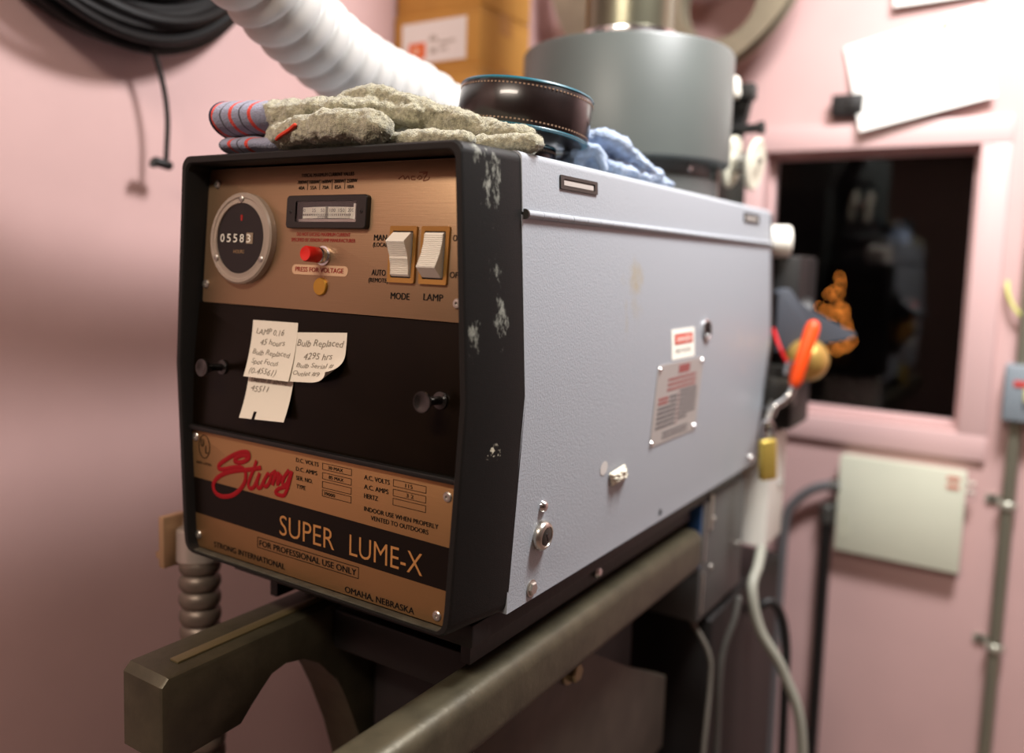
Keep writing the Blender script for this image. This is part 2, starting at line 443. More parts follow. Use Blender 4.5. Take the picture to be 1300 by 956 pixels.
# body
bm = newbm()
lowerP = [(.2116, 1.05), (.2116, 1.078), (.2248, 1.279), (.2142, 1.4575)]
lowerP = lowerP + [(-x, z) for x, z in reversed(lowerP)]
add_loft(bm, [loop(lowerP, D1-.002), loop(lowerP, D2)])
body = obj('side_panel', bm, grey, LH, smooth=20)
bm = newbm()
lp = prof(.2112, .2143, .2143, zb=1.4605, zm=1.4606, rt=.010, rb=.0001)
lid = [(.2143, 1.4605)] + [(.2112-.008+.008*math.cos(math.radians(a)), 1.512+.008*math.sin(math.radians(a))) for a in range(0, 91, 15)]
lid = lid + [(-x, z) for x, z in reversed(lid)]
add_loft(bm, [loop(lid, D1-.001), loop(lid, D2)])
obj('lid', bm, grey, LH, smooth=30, label='grey lid hinged along the side')
bm = newbm()
for k in range(27):
    y0 = .0875+k*.0317; add_cyl(bm, (.2150, y0, 1.4585), (.2150, y0+.0311, 1.4585), .0042, 12)
add_cyl(bm, (.2150, .0865, 1.4585), (.2150, .945, 1.4585), .003, 10)
hg = obj('piano_hinge', bm, grey, LH)
bm = newbm(); add_cyl(bm, (.2155, .0862, 1.4585), (.2155, .0885, 1.4585), .0052, 14); obj('hinge_pin_end', bm, darksteel, hg)
# rear frame
bm = newbm()
add_loft(bm, [loop(prof(**bd), D2-.001), loop(prof(**bd), D2+.016), loop(prof(.204, .218, .204, rt=.02), D2+.034), loop(prof(.19, .20, .19, zt=1.505, zb=1.065), D2+.038)])
obj('rear_frame', bm, mat('dark_grey_rear_paint', (66, 60, 60), .5), LH, smooth=40)
# fascia plates
bm = newbm(); add_prism(bm, rrect(-.1935, .1525, .1965, .3085, .002), -.003, 0, U, .0006)
cp = obj('control_panel', bm, gold, LH, label='brushed bronze control panel')
bm = newbm(); add_prism(bm, rrect(-.206, .0035, .206, .1515, .001), -.012, -.001, U, .001)
add_prism(bm, rrect(-.198, .004, .200, .150, .0015), -.001, 0, U, .0008)
dr = obj('access_door', bm, door_m, LH, label='dark brown access door with two pull knobs')
bm = newbm(); add_box(bm, (0, .0105, 1.2022), (.398, .009, .0055), bev=.001); obj('door_sill', bm, casting, dr)
bm = newbm(); add_prism(bm, rrect(-.1985, 1.0558, .1945, 1.1985, .002), -.003, 0, LP, .0006)
npl = obj('nameplate', bm, gold2, LH, label='gold nameplate with black band and red script')
# --- nameplate print
bm = newbm(); add_prism(bm, [(-.1985, 1.0970), (.1945, 1.0920), (.1945, 1.1355), (-.1985, 1.1405)], 0, .0002, LP); obj('black_band', bm, blackband, npl)
bm = newbm()
def L_(s, x0, z0, w, h, **k):
    k.setdefault('bold', .002); add_text(bm, s, x0, z0, w, h, LP, **k)
L_('D.C. VOLTS', -.0211, 1.1866, .0345, .0046); L_('D.C. AMPS', -.0211, 1.1768, .0326, .0046)
L_('SER. NO.', -.0209, 1.1668, .0254, .0046); L_('TYPE', -.0202, 1.1574, .0141, .0046)
def cut(nm, m, par):
    global bm
    obj(nm, bm, m, par, smooth=0); bm = newbm()
for k, z in enumerate((1.1846, 1.1744, 1.1648, 1.1556)): add_outline(bm, .0190, z, .0612, z+.0073, .0005, LP)
L_('30 MAX', .0275, 1.1864, .0215, .0036); L_('85 MAX', .0285, 1.1762, .0215, .0036); L_('39000', .0215, 1.1574, .0165, .0036)
cut('black_lettering', ink, npl)
L_('A.C. VOLTS', .0788, 1.1843, .0345, .0048); L_('A.C. AMPS', .0789, 1.1744, .0330, .0048); L_('HERTZ', .0791, 1.1648, .0190, .0048)
for z in (1.1838, 1.1740, 1.1646): add_outline(bm, .1177, z, .1600, z+.0072, .0005, LP)
L_('115', .1335, 1.1854, .0095, .0038); L_('3 2', .1350, 1.1757, .0095, .0038)
cut('black_lettering', ink, npl)
L_('INDOOR USE WHEN PROPERLY', .0794, 1.1513, .0966, .0047); L_('VENTED TO OUTDOORS', .0888, 1.1434, .0752, .0047)
cut('black_lettering', ink, npl)
add_outline(bm, -.0829, 1.0770, .0732, 1.0895, .0006, LP)
L_('FOR PROFESSIONAL USE ONLY', -.0795, 1.0797, .1495, .0068)
cut('black_lettering', ink, npl)
L_('STRONG INTERNATIONAL', -.1594, 1.0612, .1222, .0066); cut('black_lettering', ink, npl); L_('OMAHA, NEBRASKA', .0540, 1.0583, .0944, .0066)
cut('black_lettering', ink, npl)
L_('U', -.1832, 1.1800, .0056, .0090, bold=.02); L_('L', -.1752, 1.1724, .0052, .0090, bold=.02); L_('AREA LISTED', -.1922, 1.1582, .0280, .0030)
b2 = bmesh.new(); add_tube(b2, [(-.1771+.0098*math.cos(2*PI*k/40), 1.1801+.0140*math.sin(2*PI*k/40), .0003) for k in range(40)], .00045, 6, closed=True); merge(bm, b2, LP)
obj('black_lettering', bm, ink, npl, smooth=0)
bm = newbm()
L_('SUPER', -.0460, 1.1000, .0840, .0226, off=.0006, bold=-.004); cut('gold_lettering', goldprint, npl); L_('LUME-X', .0600, 1.1000, .0975, .0222, off=.0006, bold=-.004)
obj('gold_lettering', bm, goldprint, npl, smooth=0)
bm = newbm()
ST = [[(-.1161, 1.1706), (-.1218, 1.1712), (-.1186, 1.176), (-.1086, 1.1802), (-.1011, 1.1809), (-.0974, 1.1827), (-.1011, 1.1851), (-.1111, 1.1833), (-.1237, 1.1782), (-.1379, 1.1704), (-.149, 1.163), (-.1503, 1.158), (-.1418, 1.1583), (-.1263, 1.1628), (-.1123, 1.1655), (-.1054, 1.1636), (-.1029, 1.1581), (-.1047, 1.1493), (-.1122, 1.1398), (-.125, 1.1306), (-.1405, 1.1259), (-.153, 1.1264), (-.1596, 1.1318), (-.1589, 1.1399), (-.1496, 1.1485), (-.134, 1.1559), (-.1148, 1.1615), (-.0961, 1.1656), (-.0771, 1.1708)],
      [(-.0974, 1.1827), (-.098, 1.1784), (-.106, 1.1733), (-.1161, 1.1703)],
      [(-.0847, 1.1776), (-.0893, 1.1671), (-.0954, 1.156), (-.0985, 1.1478), (-.0954, 1.1437), (-.0892, 1.1464), (-.0831, 1.1564), (-.0795, 1.1641)],
      [(-.0795, 1.1641), (-.0837, 1.1529), (-.0819, 1.1469), (-.077, 1.1486), (-.0716, 1.1575), (-.0657, 1.166)],
      [(-.0642, 1.1669), (-.0704, 1.1594), (-.0728, 1.1531), (-.0692, 1.1504), (-.0644, 1.1546), (-.0611, 1.1618), (-.0621, 1.1666)],
      [(-.0611, 1.1651), (-.0532, 1.1698), (-.0584, 1.154), (-.0538, 1.1639), (-.0479, 1.169), (-.0502, 1.1562), (-.0433, 1.1681)],
      [(-.0318, 1.1754), (-.0386, 1.1673), (-.042, 1.1601), (-.0397, 1.1572), (-.0351, 1.1597), (-.0305, 1.1687), (-.0274, 1.1745), (-.0305, 1.1646), (-.0339, 1.155), (-.0396, 1.1457), (-.0489, 1.1449), (-.053, 1.1466), (-.049, 1.1511), (-.0396, 1.1548), (-.0316, 1.156)]]
for i, s in enumerate(ST): add_stroke(bm, s, .0054 if i < 2 else .0047, LP, off=.0006, thick=.12)
obj('red_script', bm, logored, npl)
def screw(bm, M, x, y, r=.005, h=.002):
    Mx = M @ Matrix.Translation((x, y, 0))
    add_lathe(bm, [(r, 0), (r, h*.4), (r*.8, h*.9), (r*.35, h), (r*.3, h*.35), (0, h*.3)], Mx, 18)
for x, z in ((-.1925, 1.1900), (.1862, 1.1852), (-.1880, 1.0700), (.1769, 1.0645)):
    bm = newbm(); screw(bm, LP, x, z, .0052); obj('screw', bm, steel, npl)
# --- control panel print and instruments
bm = newbm()
def P_(s, x0, y0, w, h, **k):
    k.setdefault('bold', .002); add_text(bm, s, x0, y0, w, h, U, **k)
P_('TYPICAL MAXIMUM CURRENT VALUES', -.0380, .2957, .0778, .0038)
for k, s in enumerate(('700W', '1000W', '1600W', '2000W', '2500W')):
    P_(s, -.0435+k*.0183, .2885, .0150, .0037)
    P_(('40A', '55A', '70A', '85A', '100A')[k], -.0415+k*.0181, .2823, .0098, .0037)
    if k: add_prism(bm, [(-.0462+k*.0183, .2818), (-.0457+k*.0183, .2818), (-.0457+k*.0183, .2925), (-.0462+k*.0183, .2925)], .0001, .0004, U)
cut('black_lettering', ink, cp)
P_('MAN.', .0724, .2288, .0195, .0060); P_('(LOCAL)', .0718, .2225, .0212, .0044)
cut('black_lettering', ink, cp)
P_('AUTO', .0722, .1934, .0190, .0060); P_('(REMOTE)', .0686, .1864, .0264, .0044)
cut('black_lettering', ink, cp)
P_('MODE', .0996, .1707, .0246, .0066); cut('black_lettering', ink, cp); P_('LAMP', .1415, .1715, .0243, .0066)
cut('black_lettering', ink, cp)
P_('ON', .1728, .2295, .0100, .0060); cut('black_lettering', ink, cp); P_('OFF', .1718, .1944, .0140, .0060)
obj('black_lettering', bm, ink, cp, smooth=0)
bm = newbm()
P_('DO NOT EXCEED MAXIMUM CURRENT', -.0397, .2322, .0795, .0038); P_('SPECIFIED BY XENON LAMP MANUFACTURER', -.0478, .2262, .0950, .0038)
cut('red_lettering', redink, cp)
P_('PRESS FOR VOLTAGE', -.0385, .1938, .0720, .0050, off=.0008)
obj('red_lettering', bm, redink, cp, smooth=0)
bm = newbm()   # faded red marker scrawl, top right
for s in ([(.100, .2905), (.106, .2935), (.108, .2900), (.112, .2930), (.114, .2895)], [(.121, .2925), (.117, .2925), (.117, .2895), (.122, .2893)],
          [(.124, .2900), (.127, .2930), (.130, .2905), (.126, .2893)], [(.131, .2945), (.136, .2950), (.134, .2915), (.132, .2880), (.138, .2890), (.1395, .2915)], [(.126, .2962), (.137, .2962)]):
    add_stroke(bm, s, .0011, U, off=.0003)
obj('marker_scrawl', bm, mat('faded_red_marker', (128, 78, 52), .7), cp)
bm = newbm(); add_prism(bm, rrect(-.0439, .1905, .0394, .2013, .0053), 0, .0004, U); obj('voltage_label', bm, mat('pale_label', (205, 170, 135), .5, .3), cp)
for x, y in ((-.1768, .2912), (-.1880, .1735), (.1855, .2912), (.1835, .1704)):
    bm = newbm(); screw(bm, U, x, y, .0052, .0028); obj('screw', bm, steel, cp)
# hour meter
Mh = U @ Matrix.Translation((-.123, .2277, 0))
bm = newbm(); add_lathe(bm, [(.040, .0005), (.052, .0005), (.052, .0075), (.050, .0094), (.0465, .0094), (.0455, .0082), (.0425, .0082), (.041, .0090), (.0402, .0090), (.040, .0075)], Mh, 56, cap=False)
hm = obj('hour_meter', bm, mat('clear_grey_bezel', (190, 172, 156), .25, trans=.45, ior=1.4), cp)
bm = newbm(); add_lathe(bm, [(.0402, 0), (.0402, .0076), (0, .0076)], Mh, 48); obj('meter_dial', bm, dialblack, hm)
bm = newbm()
for k, s in enumerate('05583'):
    x = -.0335+k*.0112
    add_text(bm, s, x, -.0045, .0068, .0092, Mh, off=.0084)
obj('hour_digits', bm, digit_w, hm, smooth=0)
bm = newbm()
add_prism(bm, rrect(.0105, -.006, .0215, .0065, .001), .0077, .0081, Mh); obj('tenths_wheel', bm, mat('tenths_wheel_tan', (130, 112, 92), .6), hm)
bm = newbm(); add_text(bm, 'HOURS', -.010, -.0170, .018, .0040, Mh, off=.008); obj('dial_lettering', bm, cream_d, hm, smooth=0)
bm = newbm(); add_prism(bm, [(-.0005, .020), (.0022, .020), (.0022, .0265), (-.0012, .0265)], .0077, .008, Mh); obj('red_mark', bm, mat('dial_red', (150, 26, 18), .5), hm)
for a in (90, 211, 329):
    bm = newbm(); add_lathe(bm, [(.0037, .008), (.0037, .0098), (.0022, .0108), (0, .0109)], Mh @ Matrix.Translation((.0445*math.cos(math.radians(a)), .0445*math.sin(math.radians(a)), 0)), 14)
    obj('meter_screw', bm, steel, hm)
# ammeter
bm = newbm()
b2 = bmesh.new()
out = rrect(-.052, .2400, .0655, .2752, .004); inn = rrect(-.0375, .2465, .0520, .2690, .002)
def lp2(p, h): return [Vector((x, y, h)) for x, y in p]
add_loft(b2, [lp2(out, 0), lp2(out, .0055), lp2([(x*.985+.0001, (y-.2576)*.96+.2576) for x, y in out], .0065), lp2(inn, .0065), lp2(inn, .0006)], (False, True))
merge(bm, b2, U)
am = obj('ammeter', bm, mat('meter_black_plastic', (28, 25, 23), .35), cp)
bm = newbm()
n = 14
for k in range(n):
    x0, x1 = -.030+.074*k/n, -.030+.074*(k+1)/n
    f = lambda x: .0034-1.2*((x-.007)**2)
    for (q0, q1) in ((x0, x1),):
        add_prism(bm, [(q0, .2510-.3*(q0-.007)**2*1.0), (q1, .2510-.3*(q1-.007)**2), (q1, .2630-.3*(q1-.007)**2), (q0, .2630-.3*(q0-.007)**2)], -.001, f((q0+q1)/2), U)
bmesh.ops.remove_doubles(bm, verts=bm.verts, dist=1e-6)
obj('meter_scale', bm, digit_w, am)
bm = newbm()
for k, s in enumerate(('0', '25', '50', '100', '150', '200')): add_text(bm, s, -.0275+k*.0130, .2575, .0028*len(s), .0036, U, off=.0038)
for k in range(26): add_prism(bm, [(-.027+k*.0027, .2535), (-.0267+k*.0027, .2535), (-.0267+k*.0027, .2555), (-.027+k*.0027, .2555)], .0030, .0038, U)
add_text(bm, 'AMPERES', -.006, .2515, .014, .0018, U, off=.0038)
obj('scale_print', bm, mat('scale_grey_print', (90, 84, 84), .7), am, smooth=0)
bm = newbm(); add_prism(bm, rrect(-.0375, .2465, .0520, .2690, .002), .0046, .0054, U); obj('meter_window', bm, glass, am)
bm = newbm(); add_prism(bm, [(.046, .250), (.049, .250), (.049, .266), (.046, .266)], .0007, .0044, U); obj('scale_post', bm, white_p, am)
bm = newbm(); add_prism(bm, [(-.0365, .2475), (.051, .2475), (.051, .2503), (-.0365, .2503)], .0007, .0016, U); obj('coil_bracket', bm, steel, am)
for x in (-.0448, .0585):
    bm = newbm(); screw(bm, U @ Matrix.Translation((0, 0, .0063)), x, .2576, .0022, .0008); obj('meter_screw', bm, dialblack, am)
# push button, plug
Mb = U @ Matrix.Translation((.0030, .2115, 0))
bm = newbm(); add_lathe(bm, [(.0105, 0), (.0105, .002), (.0085, .0025), (.0085, .0085), (.0078, .0095), (.006, .0095)], Mb, 24); pbt = obj('push_button', bm, chrome, cp)
bm = newbm(); add_lathe(bm, [(.0070, .008), (.0083, .0105), (.0083, .0255), (.0074, .0270), (.0068, .0270), (.0055, .0264), (0, .0262)], Mb, 24); obj('button_cap', bm, red_p, pbt, label='red button cap')
bm = newbm(); add_lathe(bm, [(.0095, 0), (.0095, .0022), (.0088, .0030), (0, .0032)], U @ Matrix.Translation((.0018, .1786, 0)), 28); obj('hole_plug', bm, mat('dull_brass_plug', (190, 146, 62), .4, .85), cp)
# rocker switches
def rocker(x0, x1, flip):
    bm = newbm(); b2 = bmesh.new()
    o_ = rrect(x0, .1872, x1, .2434, .0015, 2); i_ = rrect(x0+.0038, .1920, x1-.0045, .2386, .001, 2)
    add_loft(b2, [lp2(o_, 0), lp2(o_, .0032), lp2(i_, .0028), lp2(i_, -.012)], (False, False)); merge(bm, b2, U)
    sw = obj('rocker_switch', bm, brassf, cp)
    bm = newbm(); add_prism(bm, [(x0+.003, .191), (x1-.003, .191), (x1-.003, .2395), (x0+.003, .2395)], .0003, .0010, U); obj('switch_well', bm, dialblack, sw)
    bm = newbm(); b2 = bmesh.new()
    prof_ = [(.1935, -.008), (.1935, .0030), (.1950, .0046)]
    s = .1950
    while s < .2262:    # ribbed face
        t = (s-.1950)/.0312; h = .0046 + (.0008*math.sin(t*PI) if t < .5 else 0) + max(0, t-.25)**1.35*.0138
        prof_ += [(s, h), (s+.0011, h+.0007), (s+.0015, h-.0003)]; s += .0019
    prof_ += [(.2270, .0145), (.2280, .0143), (.2370, .0042), (.2372, -.008)]
    if flip: prof_ = [(.4307-a, b) for a, b in prof_]
    xa, xb = x0+.0052, x1-.0062
    A = [b2.verts.new((xa, a, b)) for a, b in prof_]; B = [b2.verts.new((xb, a, b)) for a, b in prof_]; n = len(A)
    for k in range(n): b2.faces.new((A[k], A[(k+1) % n], B[(k+1) % n], B[k]))
    b2.faces.new(A); b2.faces.new(list(reversed(B)))
    merge(bm, b2, U); obj('rocker', bm, white_p, sw, smooth=20, label='ivory ribbed rocker')
rocker(.0957, .1302, False); rocker(.1360, .1702, True)
# door knobs
for x, y in ((-.150, .0778), (.171, .0765)):
    bm = newbm(); add_lathe(bm, [(.0085, 0), (.0085, .002), (.0045, .003), (.0040, .012), (.0052, .019), (.0095, .026), (.0105, .0285), (.0100, .030), (.0080, .0298), (.006, .0285), (0, .0280)], U @ Matrix.Translation((x, y, 0)), 28)
    obj('pull_knob', bm, mat('black_knob', (22, 20, 19), .25, coat=.4), dr)
# side fittings
def flush_pull(y0, y1, z0, z1):
    M = side((y0+y1)/2, (z0+z1)/2); w2, h2 = (y1-y0)/2, (z1-z0)/2
    bm = newbm(); b2 = bmesh.new(); o_ = rrect(-w2, -h2, w2, h2, .001, 2); i_ = rrect(-w2+.007, -h2+.0035, w2-.007, h2-.0035, .0006, 2)
    add_loft(b2, [lp2(o_, 0), lp2(o_, .002), lp2(i_, .002), lp2(i_, .0004)], (False, True)); merge(bm, b2, M)
    fp_ = obj('flush_pull', bm, darksteel, LH)
    bm = newbm(); b2 = bmesh.new(); add_box(b2, (-.001, -.0005, .0009), (2*w2-.017, 2*h2-.0095, .001)); merge(bm, b2, M); obj('pull_plate', bm, mat('pull_silver', (196, 195, 188), .4, .4), fp_)
flush_pull(.159, .244, 1.4895, 1.5040); flush_pull(.784, .868, 1.4905, 1.5060)
M = side(.508, 1.304)
bm = newbm(); add_prism(bm, rrect(-.043, -.021, .043, .021, .001, 2), 0, .0006, M); ds = obj('danger_sticker', bm, mat('sticker_white', (245, 243, 230), .5), LH, label='white danger sticker with red panel')
bm = newbm(); add_prism(bm, rrect(-.032, .000, .034, .0135, .003), .0006, .0009, M); obj('danger_panel', bm, mat('danger_red', (214, 62, 44), .5), ds)
bm = newbm(); add_text(bm, 'DANGER', -.026, .003, .054, .0075, M, off=.0012, bold=.02); obj('white_lettering', bm, mat('sticker_white', ()), ds, smooth=0)
bm = newbm(); add_text(bm, 'HIGH VOLTAGE', -.030, -.0125, .058, .0065, M, off=.0009); add_outline(bm, -.0335, -.0008, .0355, .0145, .0010, M, .0009); obj('black_lettering', bm, mat('sticker_grey_print', (120, 112, 104), .6), ds, smooth=0)
M = side(.503, 1.2235)
bm = newbm(); add_prism(bm, rrect(-.085, -.056, .086, .056, .001, 2), 0, .0008, M); wp = obj('warning_plate', bm, mat('matt_aluminium_plate', (186, 183, 178), .45, .3), LH, label='riveted metal warning plate with fine red and black print')
bm = newbm()
def dashes(bm, x0, x1, y, h, M, rnd):
    x = x0
    while x < x1:
        w_ = rnd.uniform(.003, .009); w_ = min(w_, x1-x)
        if w_ > .001: add_prism(bm, [(x, y), (x+w_, y), (x+w_, y+h), (x, y+h)], .0008, .0011, M)
        x += w_+.0018
rn = random.Random(3)
add_prism(bm, [(-.010, .039), (.032, .039), (.032, .051), (-.010, .051)], .0008, .001, M)
for y in (.031, .024, .017, ): dashes(bm, -.045, .062, y, .0035, M, rn)
for y in (.006, .000): dashes(bm, -.072, -.038, y, .004, M, rn)
add_prism(bm, [(.0005, -.036), (.0020, -.036), (.0020, .012), (.0005, .012)], .0008, .001, M)
obj('red_print', bm, mat('plate_red_print', (158, 88, 84), .6), wp, smooth=0)
bm = newbm()
for k in range(7):
    y = .010-k*.0066
    dashes(bm, .005, .072-(.03 if k == 6 else 0), y, .0036, M, rn)
    dashes(bm, -.033 if k < 2 else -.072, -.004, y-.004, .0036, M, rn)
for y in (-.044, -.050): dashes(bm, -.045, .05, y, .003, M, rn)
obj('black_print', bm, mat('plate_black_print', (92, 90, 92), .6), wp, smooth=0)
for x, y in ((-.078, .050), (.080, .050), (-.080, -.051), (.078, -.050)):
    bm = newbm(); add_lathe(bm, [(.0038, .0008), (.0032, .0024), (0, .003)], M @ Matrix.Translation((x, y, 0)), 12); obj('rivet', bm, chrome, wp)
M = side(.600, 1.3185)
bm = newbm(); add_lathe(bm, [(.0125, 0), (.0165, 0), (.0165, .003), (.0145, .0045), (.0125, .003), (.0120, -.004)], M, 28, cap=False); sp = obj('sight_port', bm, chrome, LH)
bm = newbm(); add_lathe(bm, [(.0122, .0006), (0, .0006)], M, 24); obj('port_lens', bm, dialblack, sp)
M = side(.141, 1.152); bm = newbm(); add_lathe(bm, [(.0068, 0), (.0064, .002), (.0045, .0046), (.0015, .0056), (0, .0057)], M, 20); obj('dome_rivet', bm, chrome, LH)
M = side(.142, 1.1195); bm = newbm(); add_lathe(bm, [(.0160, 0), (.0164, .003), (.0152, .0068), (.0130, .0086), (.0112, .0088), (.0106, .0075), (0, .0075)], M, 36); lk = obj('cam_lock', bm, mat('satin_nickel', (196, 190, 180), .28, .95), LH)
bm = newbm(); add_lathe(bm, [(.0098, .0074), (.0098, .0082), (.0080, .0090), (0, .0091)], M, 28); add_box(bm, (0, 0, 0), (0, 0, 0)) if 0 else None; obj('lock_plug', bm, darksteel, lk)
bm = newbm(); b2 = bmesh.new(); add_box(b2, (0, 0, .0092), (.0018, .0100, .0006)); merge(bm, b2, M @ Matrix.Rotation(.5, 4, 'Z')); obj('keyway', bm, dialblack, lk)
M = side(.131, 1.063)
bm = newbm(); add_lathe(bm, [(.0075, 0), (.0075, .003), (.0062, .0046), (0, .0048)], M, 6); add_lathe(bm, [(.0095, 0), (.0095, .0012), (.007, .0016)], M, 20)
obj('hex_screw', bm, steel, LH)
M = side(.483, 1.062); bm = newbm(); add_lathe(bm, [(.0048, .0003), (0, .0003)], M, 16); obj('screw_hole', bm, dialblack, LH)
M = side(.905, 1.0635); bm = newbm(); add_lathe(bm, [(.0075, 0), (.0065, .004), (.003, .0055), (0, .0056)], M, 18); obj('dome_rivet', bm, chrome, LH)
# lump of old tape on the flank
bm = newbm(); M = side(.325, 1.149)
b2 = bmesh.new(); bmesh.ops.create_grid(b2, x_segments=14, y_segments=12, size=.5)
for v in b2.verts:
    x, y = v.co.x, v.co.y; e = max(abs(x), abs(y))*2
    v.co = Vector((x*.044-y*.012, y*.019+x*.004, .0012+(1-e**4)*(.006+.004*noise.noise(Vector((x*7, y*7, 1))))))
merge(bm, b2, M); obj('tape_lump', bm, mat('crumpled_clear_tape', (222, 216, 196), .22, bump=.6, bscale=300), LH, smooth=15)
bm = newbm(); b2 = bmesh.new(); M = side(.283, 1.166); bmesh.ops.create_circle(b2, cap_ends=True, radius=.009, segments=14)
for v in b2.verts: v.co.x *= 1.1; v.co.z = .0004
merge(bm, b2, M); obj('tape_residue', bm, mat('tape_residue', (214, 211, 205), .5), LH)
# slide plate under the body
bm = newbm(); add_box(bm, (.02, .47, 1.0375), (.36, .86, .025), bev=.003); add_box(bm, (.178, .37, 1.012), (.012, .62, .03)); add_box(bm, (-.11, .37, 1.012), (.012, .62, .03))
obj('slide_plate', bm, casting, LH)
bm = newbm(); add_lathe(bm, [(.0075, 0), (.0075, .004), (.004, .0075), (0, .008)], basis((.1845, .34, 1.012), (0, 1, 0), (0, 0, 1), (1, 0, 0)), 16); obj('plate_bolt', bm, chrome, LH)

# ------------------------------------------------------------------ sticky notes
def note(name, label, poly_fn, lines, cut=None):
    t = thing(name, U @ Vector(poly_fn(.5, 1)), label, 'sticky note', 'sticky notes on the lamphouse door')
    bm = newbm(); b2 = bmesh.new(); n = 14; V = []
    for j in range(n+1):
        V.append([b2.verts.new(poly_fn(i/n, 1-j/n)) for i in range(n+1)])
    for j in range(n):
        for i in range(n):
            b2.faces.new((V[j][i], V[j+1][i], V[j+1][i+1], V[j][i+1]))
    b2.normal_update()
    if cut: bmesh.ops.delete(b2, geom=[f for f in b2.faces if cut(f.calc_center_median())], context='FACES')
    r = bmesh.ops.solidify(b2, geom=list(b2.faces), thickness=.00025)
    merge(bm, b2, U); obj('paper', bm, paper_n, t, smooth=60)
    bm = newbm()
    for (s, a0, b0, wa, hb) in lines:
        b2 = text_bm(s, .25, -.006)
        xs = [v.co.x for v in b2.verts]; ym = max(v.co.y for v in b2.verts)
        for v in b2.verts:
            a = a0+(v.co.x-min(xs))/(max(xs)-min(xs))*wa; b = b0+v.co.y/ym*hb+.012*math.sin(a*19)
            p = poly_fn(min(max(a, 0), 1), min(max(b, 0), 1)); v.co = Vector((p[0], p[1], p[2]+.0004))
        merge(bm, b2, U)
    obj('handwriting', bm, pencil, t, smooth=0)
    return t
def n1(u, v):   # u across, v up (0 bottom)
    c = (1-v); h = .0006+.0085*c**2.2
    return Vector((-.1017+.0725*u-.001*c+h*0-.0+.0*u, .1364+.0013*u-.0640*c, h))
def n2(u, v):
    c = 1-v; k = max(0., u+c-1.40)
    h = .0006+.0060*c**2.2+.040*k*k
    return Vector((-.0330+.0770*u+.0005*c-.024*k*k, .1272+.0052*u-.0535*c+.034*k*k, h))
def n3(u, v):
    c = (1-v); h = .0005+.0100*c**2
    return Vector((-.1030+.0725*u-.0015*c, .0850+.0004*u-.0600*c+.0038*u*c, h))
note('sticky_note', 'cream sticky note at the upper left of the three, five pencilled lines', n1,
     [('LAMP 0.16', .10, .76, .62, .10), ('45 hours', .22, .58, .55, .10), ('Bulb Replaced', .08, .40, .84, .09), ('Spot Focus', .10, .24, .60, .09), ('(0-45561)', .10, .07, .60, .10)])
note('sticky_note', 'sticky note at the right of the three with a curled lower corner', n2,
     [('Bulb Replaced', .06, .72, .90, .13), ('4295 hrs', .22, .46, .55, .13), ('Bulb Serial #', .10, .29, .72, .09), ('Outlet #9', .06, .13, .52, .09)],
     lambda c: False)
note('sticky_note', 'lowest sticky note with two pencilled lines and a torn bottom edge', n3,
     [('(Serial # above', .08, .70, .80, .10), ('45511', .10, .52, .40, .11)],
     lambda c: abs(c.x+.0795) < .0027 and c.y < .034)

# ------------------------------------------------------------------ work gloves
fuzz = mat('fuzzy_grey_green_glove_fabric', (158, 153, 128), .95, bump=1.0, bscale=700, var=.40, vscale=230, sheen=.5)
cuff_m = mat('striped_knit_cuff', (138, 140, 160), .9, bump=.8, bscale=500, sheen=.3)
def stripes(m, xs, rgb, w, blue=None):
    nt = m.node_tree; b = nt.nodes['Principled BSDF']; N = nt.nodes.new; L = nt.links.new
    tc = N('ShaderNodeTexCoord'); sx = N('ShaderNodeSeparateXYZ'); L(tc.outputs['Object'], sx.inputs[0])
    nz = N('ShaderNodeTexNoise'); nz.inputs['Scale'].default_value = 60; L(tc.outputs['Object'], nz.inputs['Vector'])
    ad = N('ShaderNodeMath'); ad.operation = 'MULTIPLY_ADD'; L(nz.outputs['Fac'], ad.inputs[0]); ad.inputs[1].default_value = .004; L(sx.outputs['X'], ad.inputs[2])
    cur = b.inputs['Base Color'].links[0].from_socket if b.inputs['Base Color'].links else None
    for x in xs:
        c = N('ShaderNodeMath'); c.operation = 'COMPARE'; L(ad.outputs[0], c.inputs[0]); c.inputs[1].default_value = x+.002; c.inputs[2].default_value = w/2
        mx = N('ShaderNodeMix'); mx.data_type = 'RGBA'; L(c.outputs[0], mx.inputs[0])
        if cur: L(cur, mx.inputs[6])
        else: mx.inputs[6].default_value = b.inputs['Base Color'].default_value
        mx.inputs[7].default_value = (*lin(rgb), 1); cur = mx.outputs[2]
    L(cur, b.inputs['Base Color'])
stripes(cuff_m, [-.107, -.084, -.061], (74, 74, 84), .0020)
stripes(cuff_m, [-.096, -.072, -.050], (206, 62, 48), .0042)
gA = thing('work_glove', (-.06, .07, 1.52), 'fuzzy grey work glove on top of the other, its striped cuff raised at the left', 'glove', 'gloves on the lamphouse')
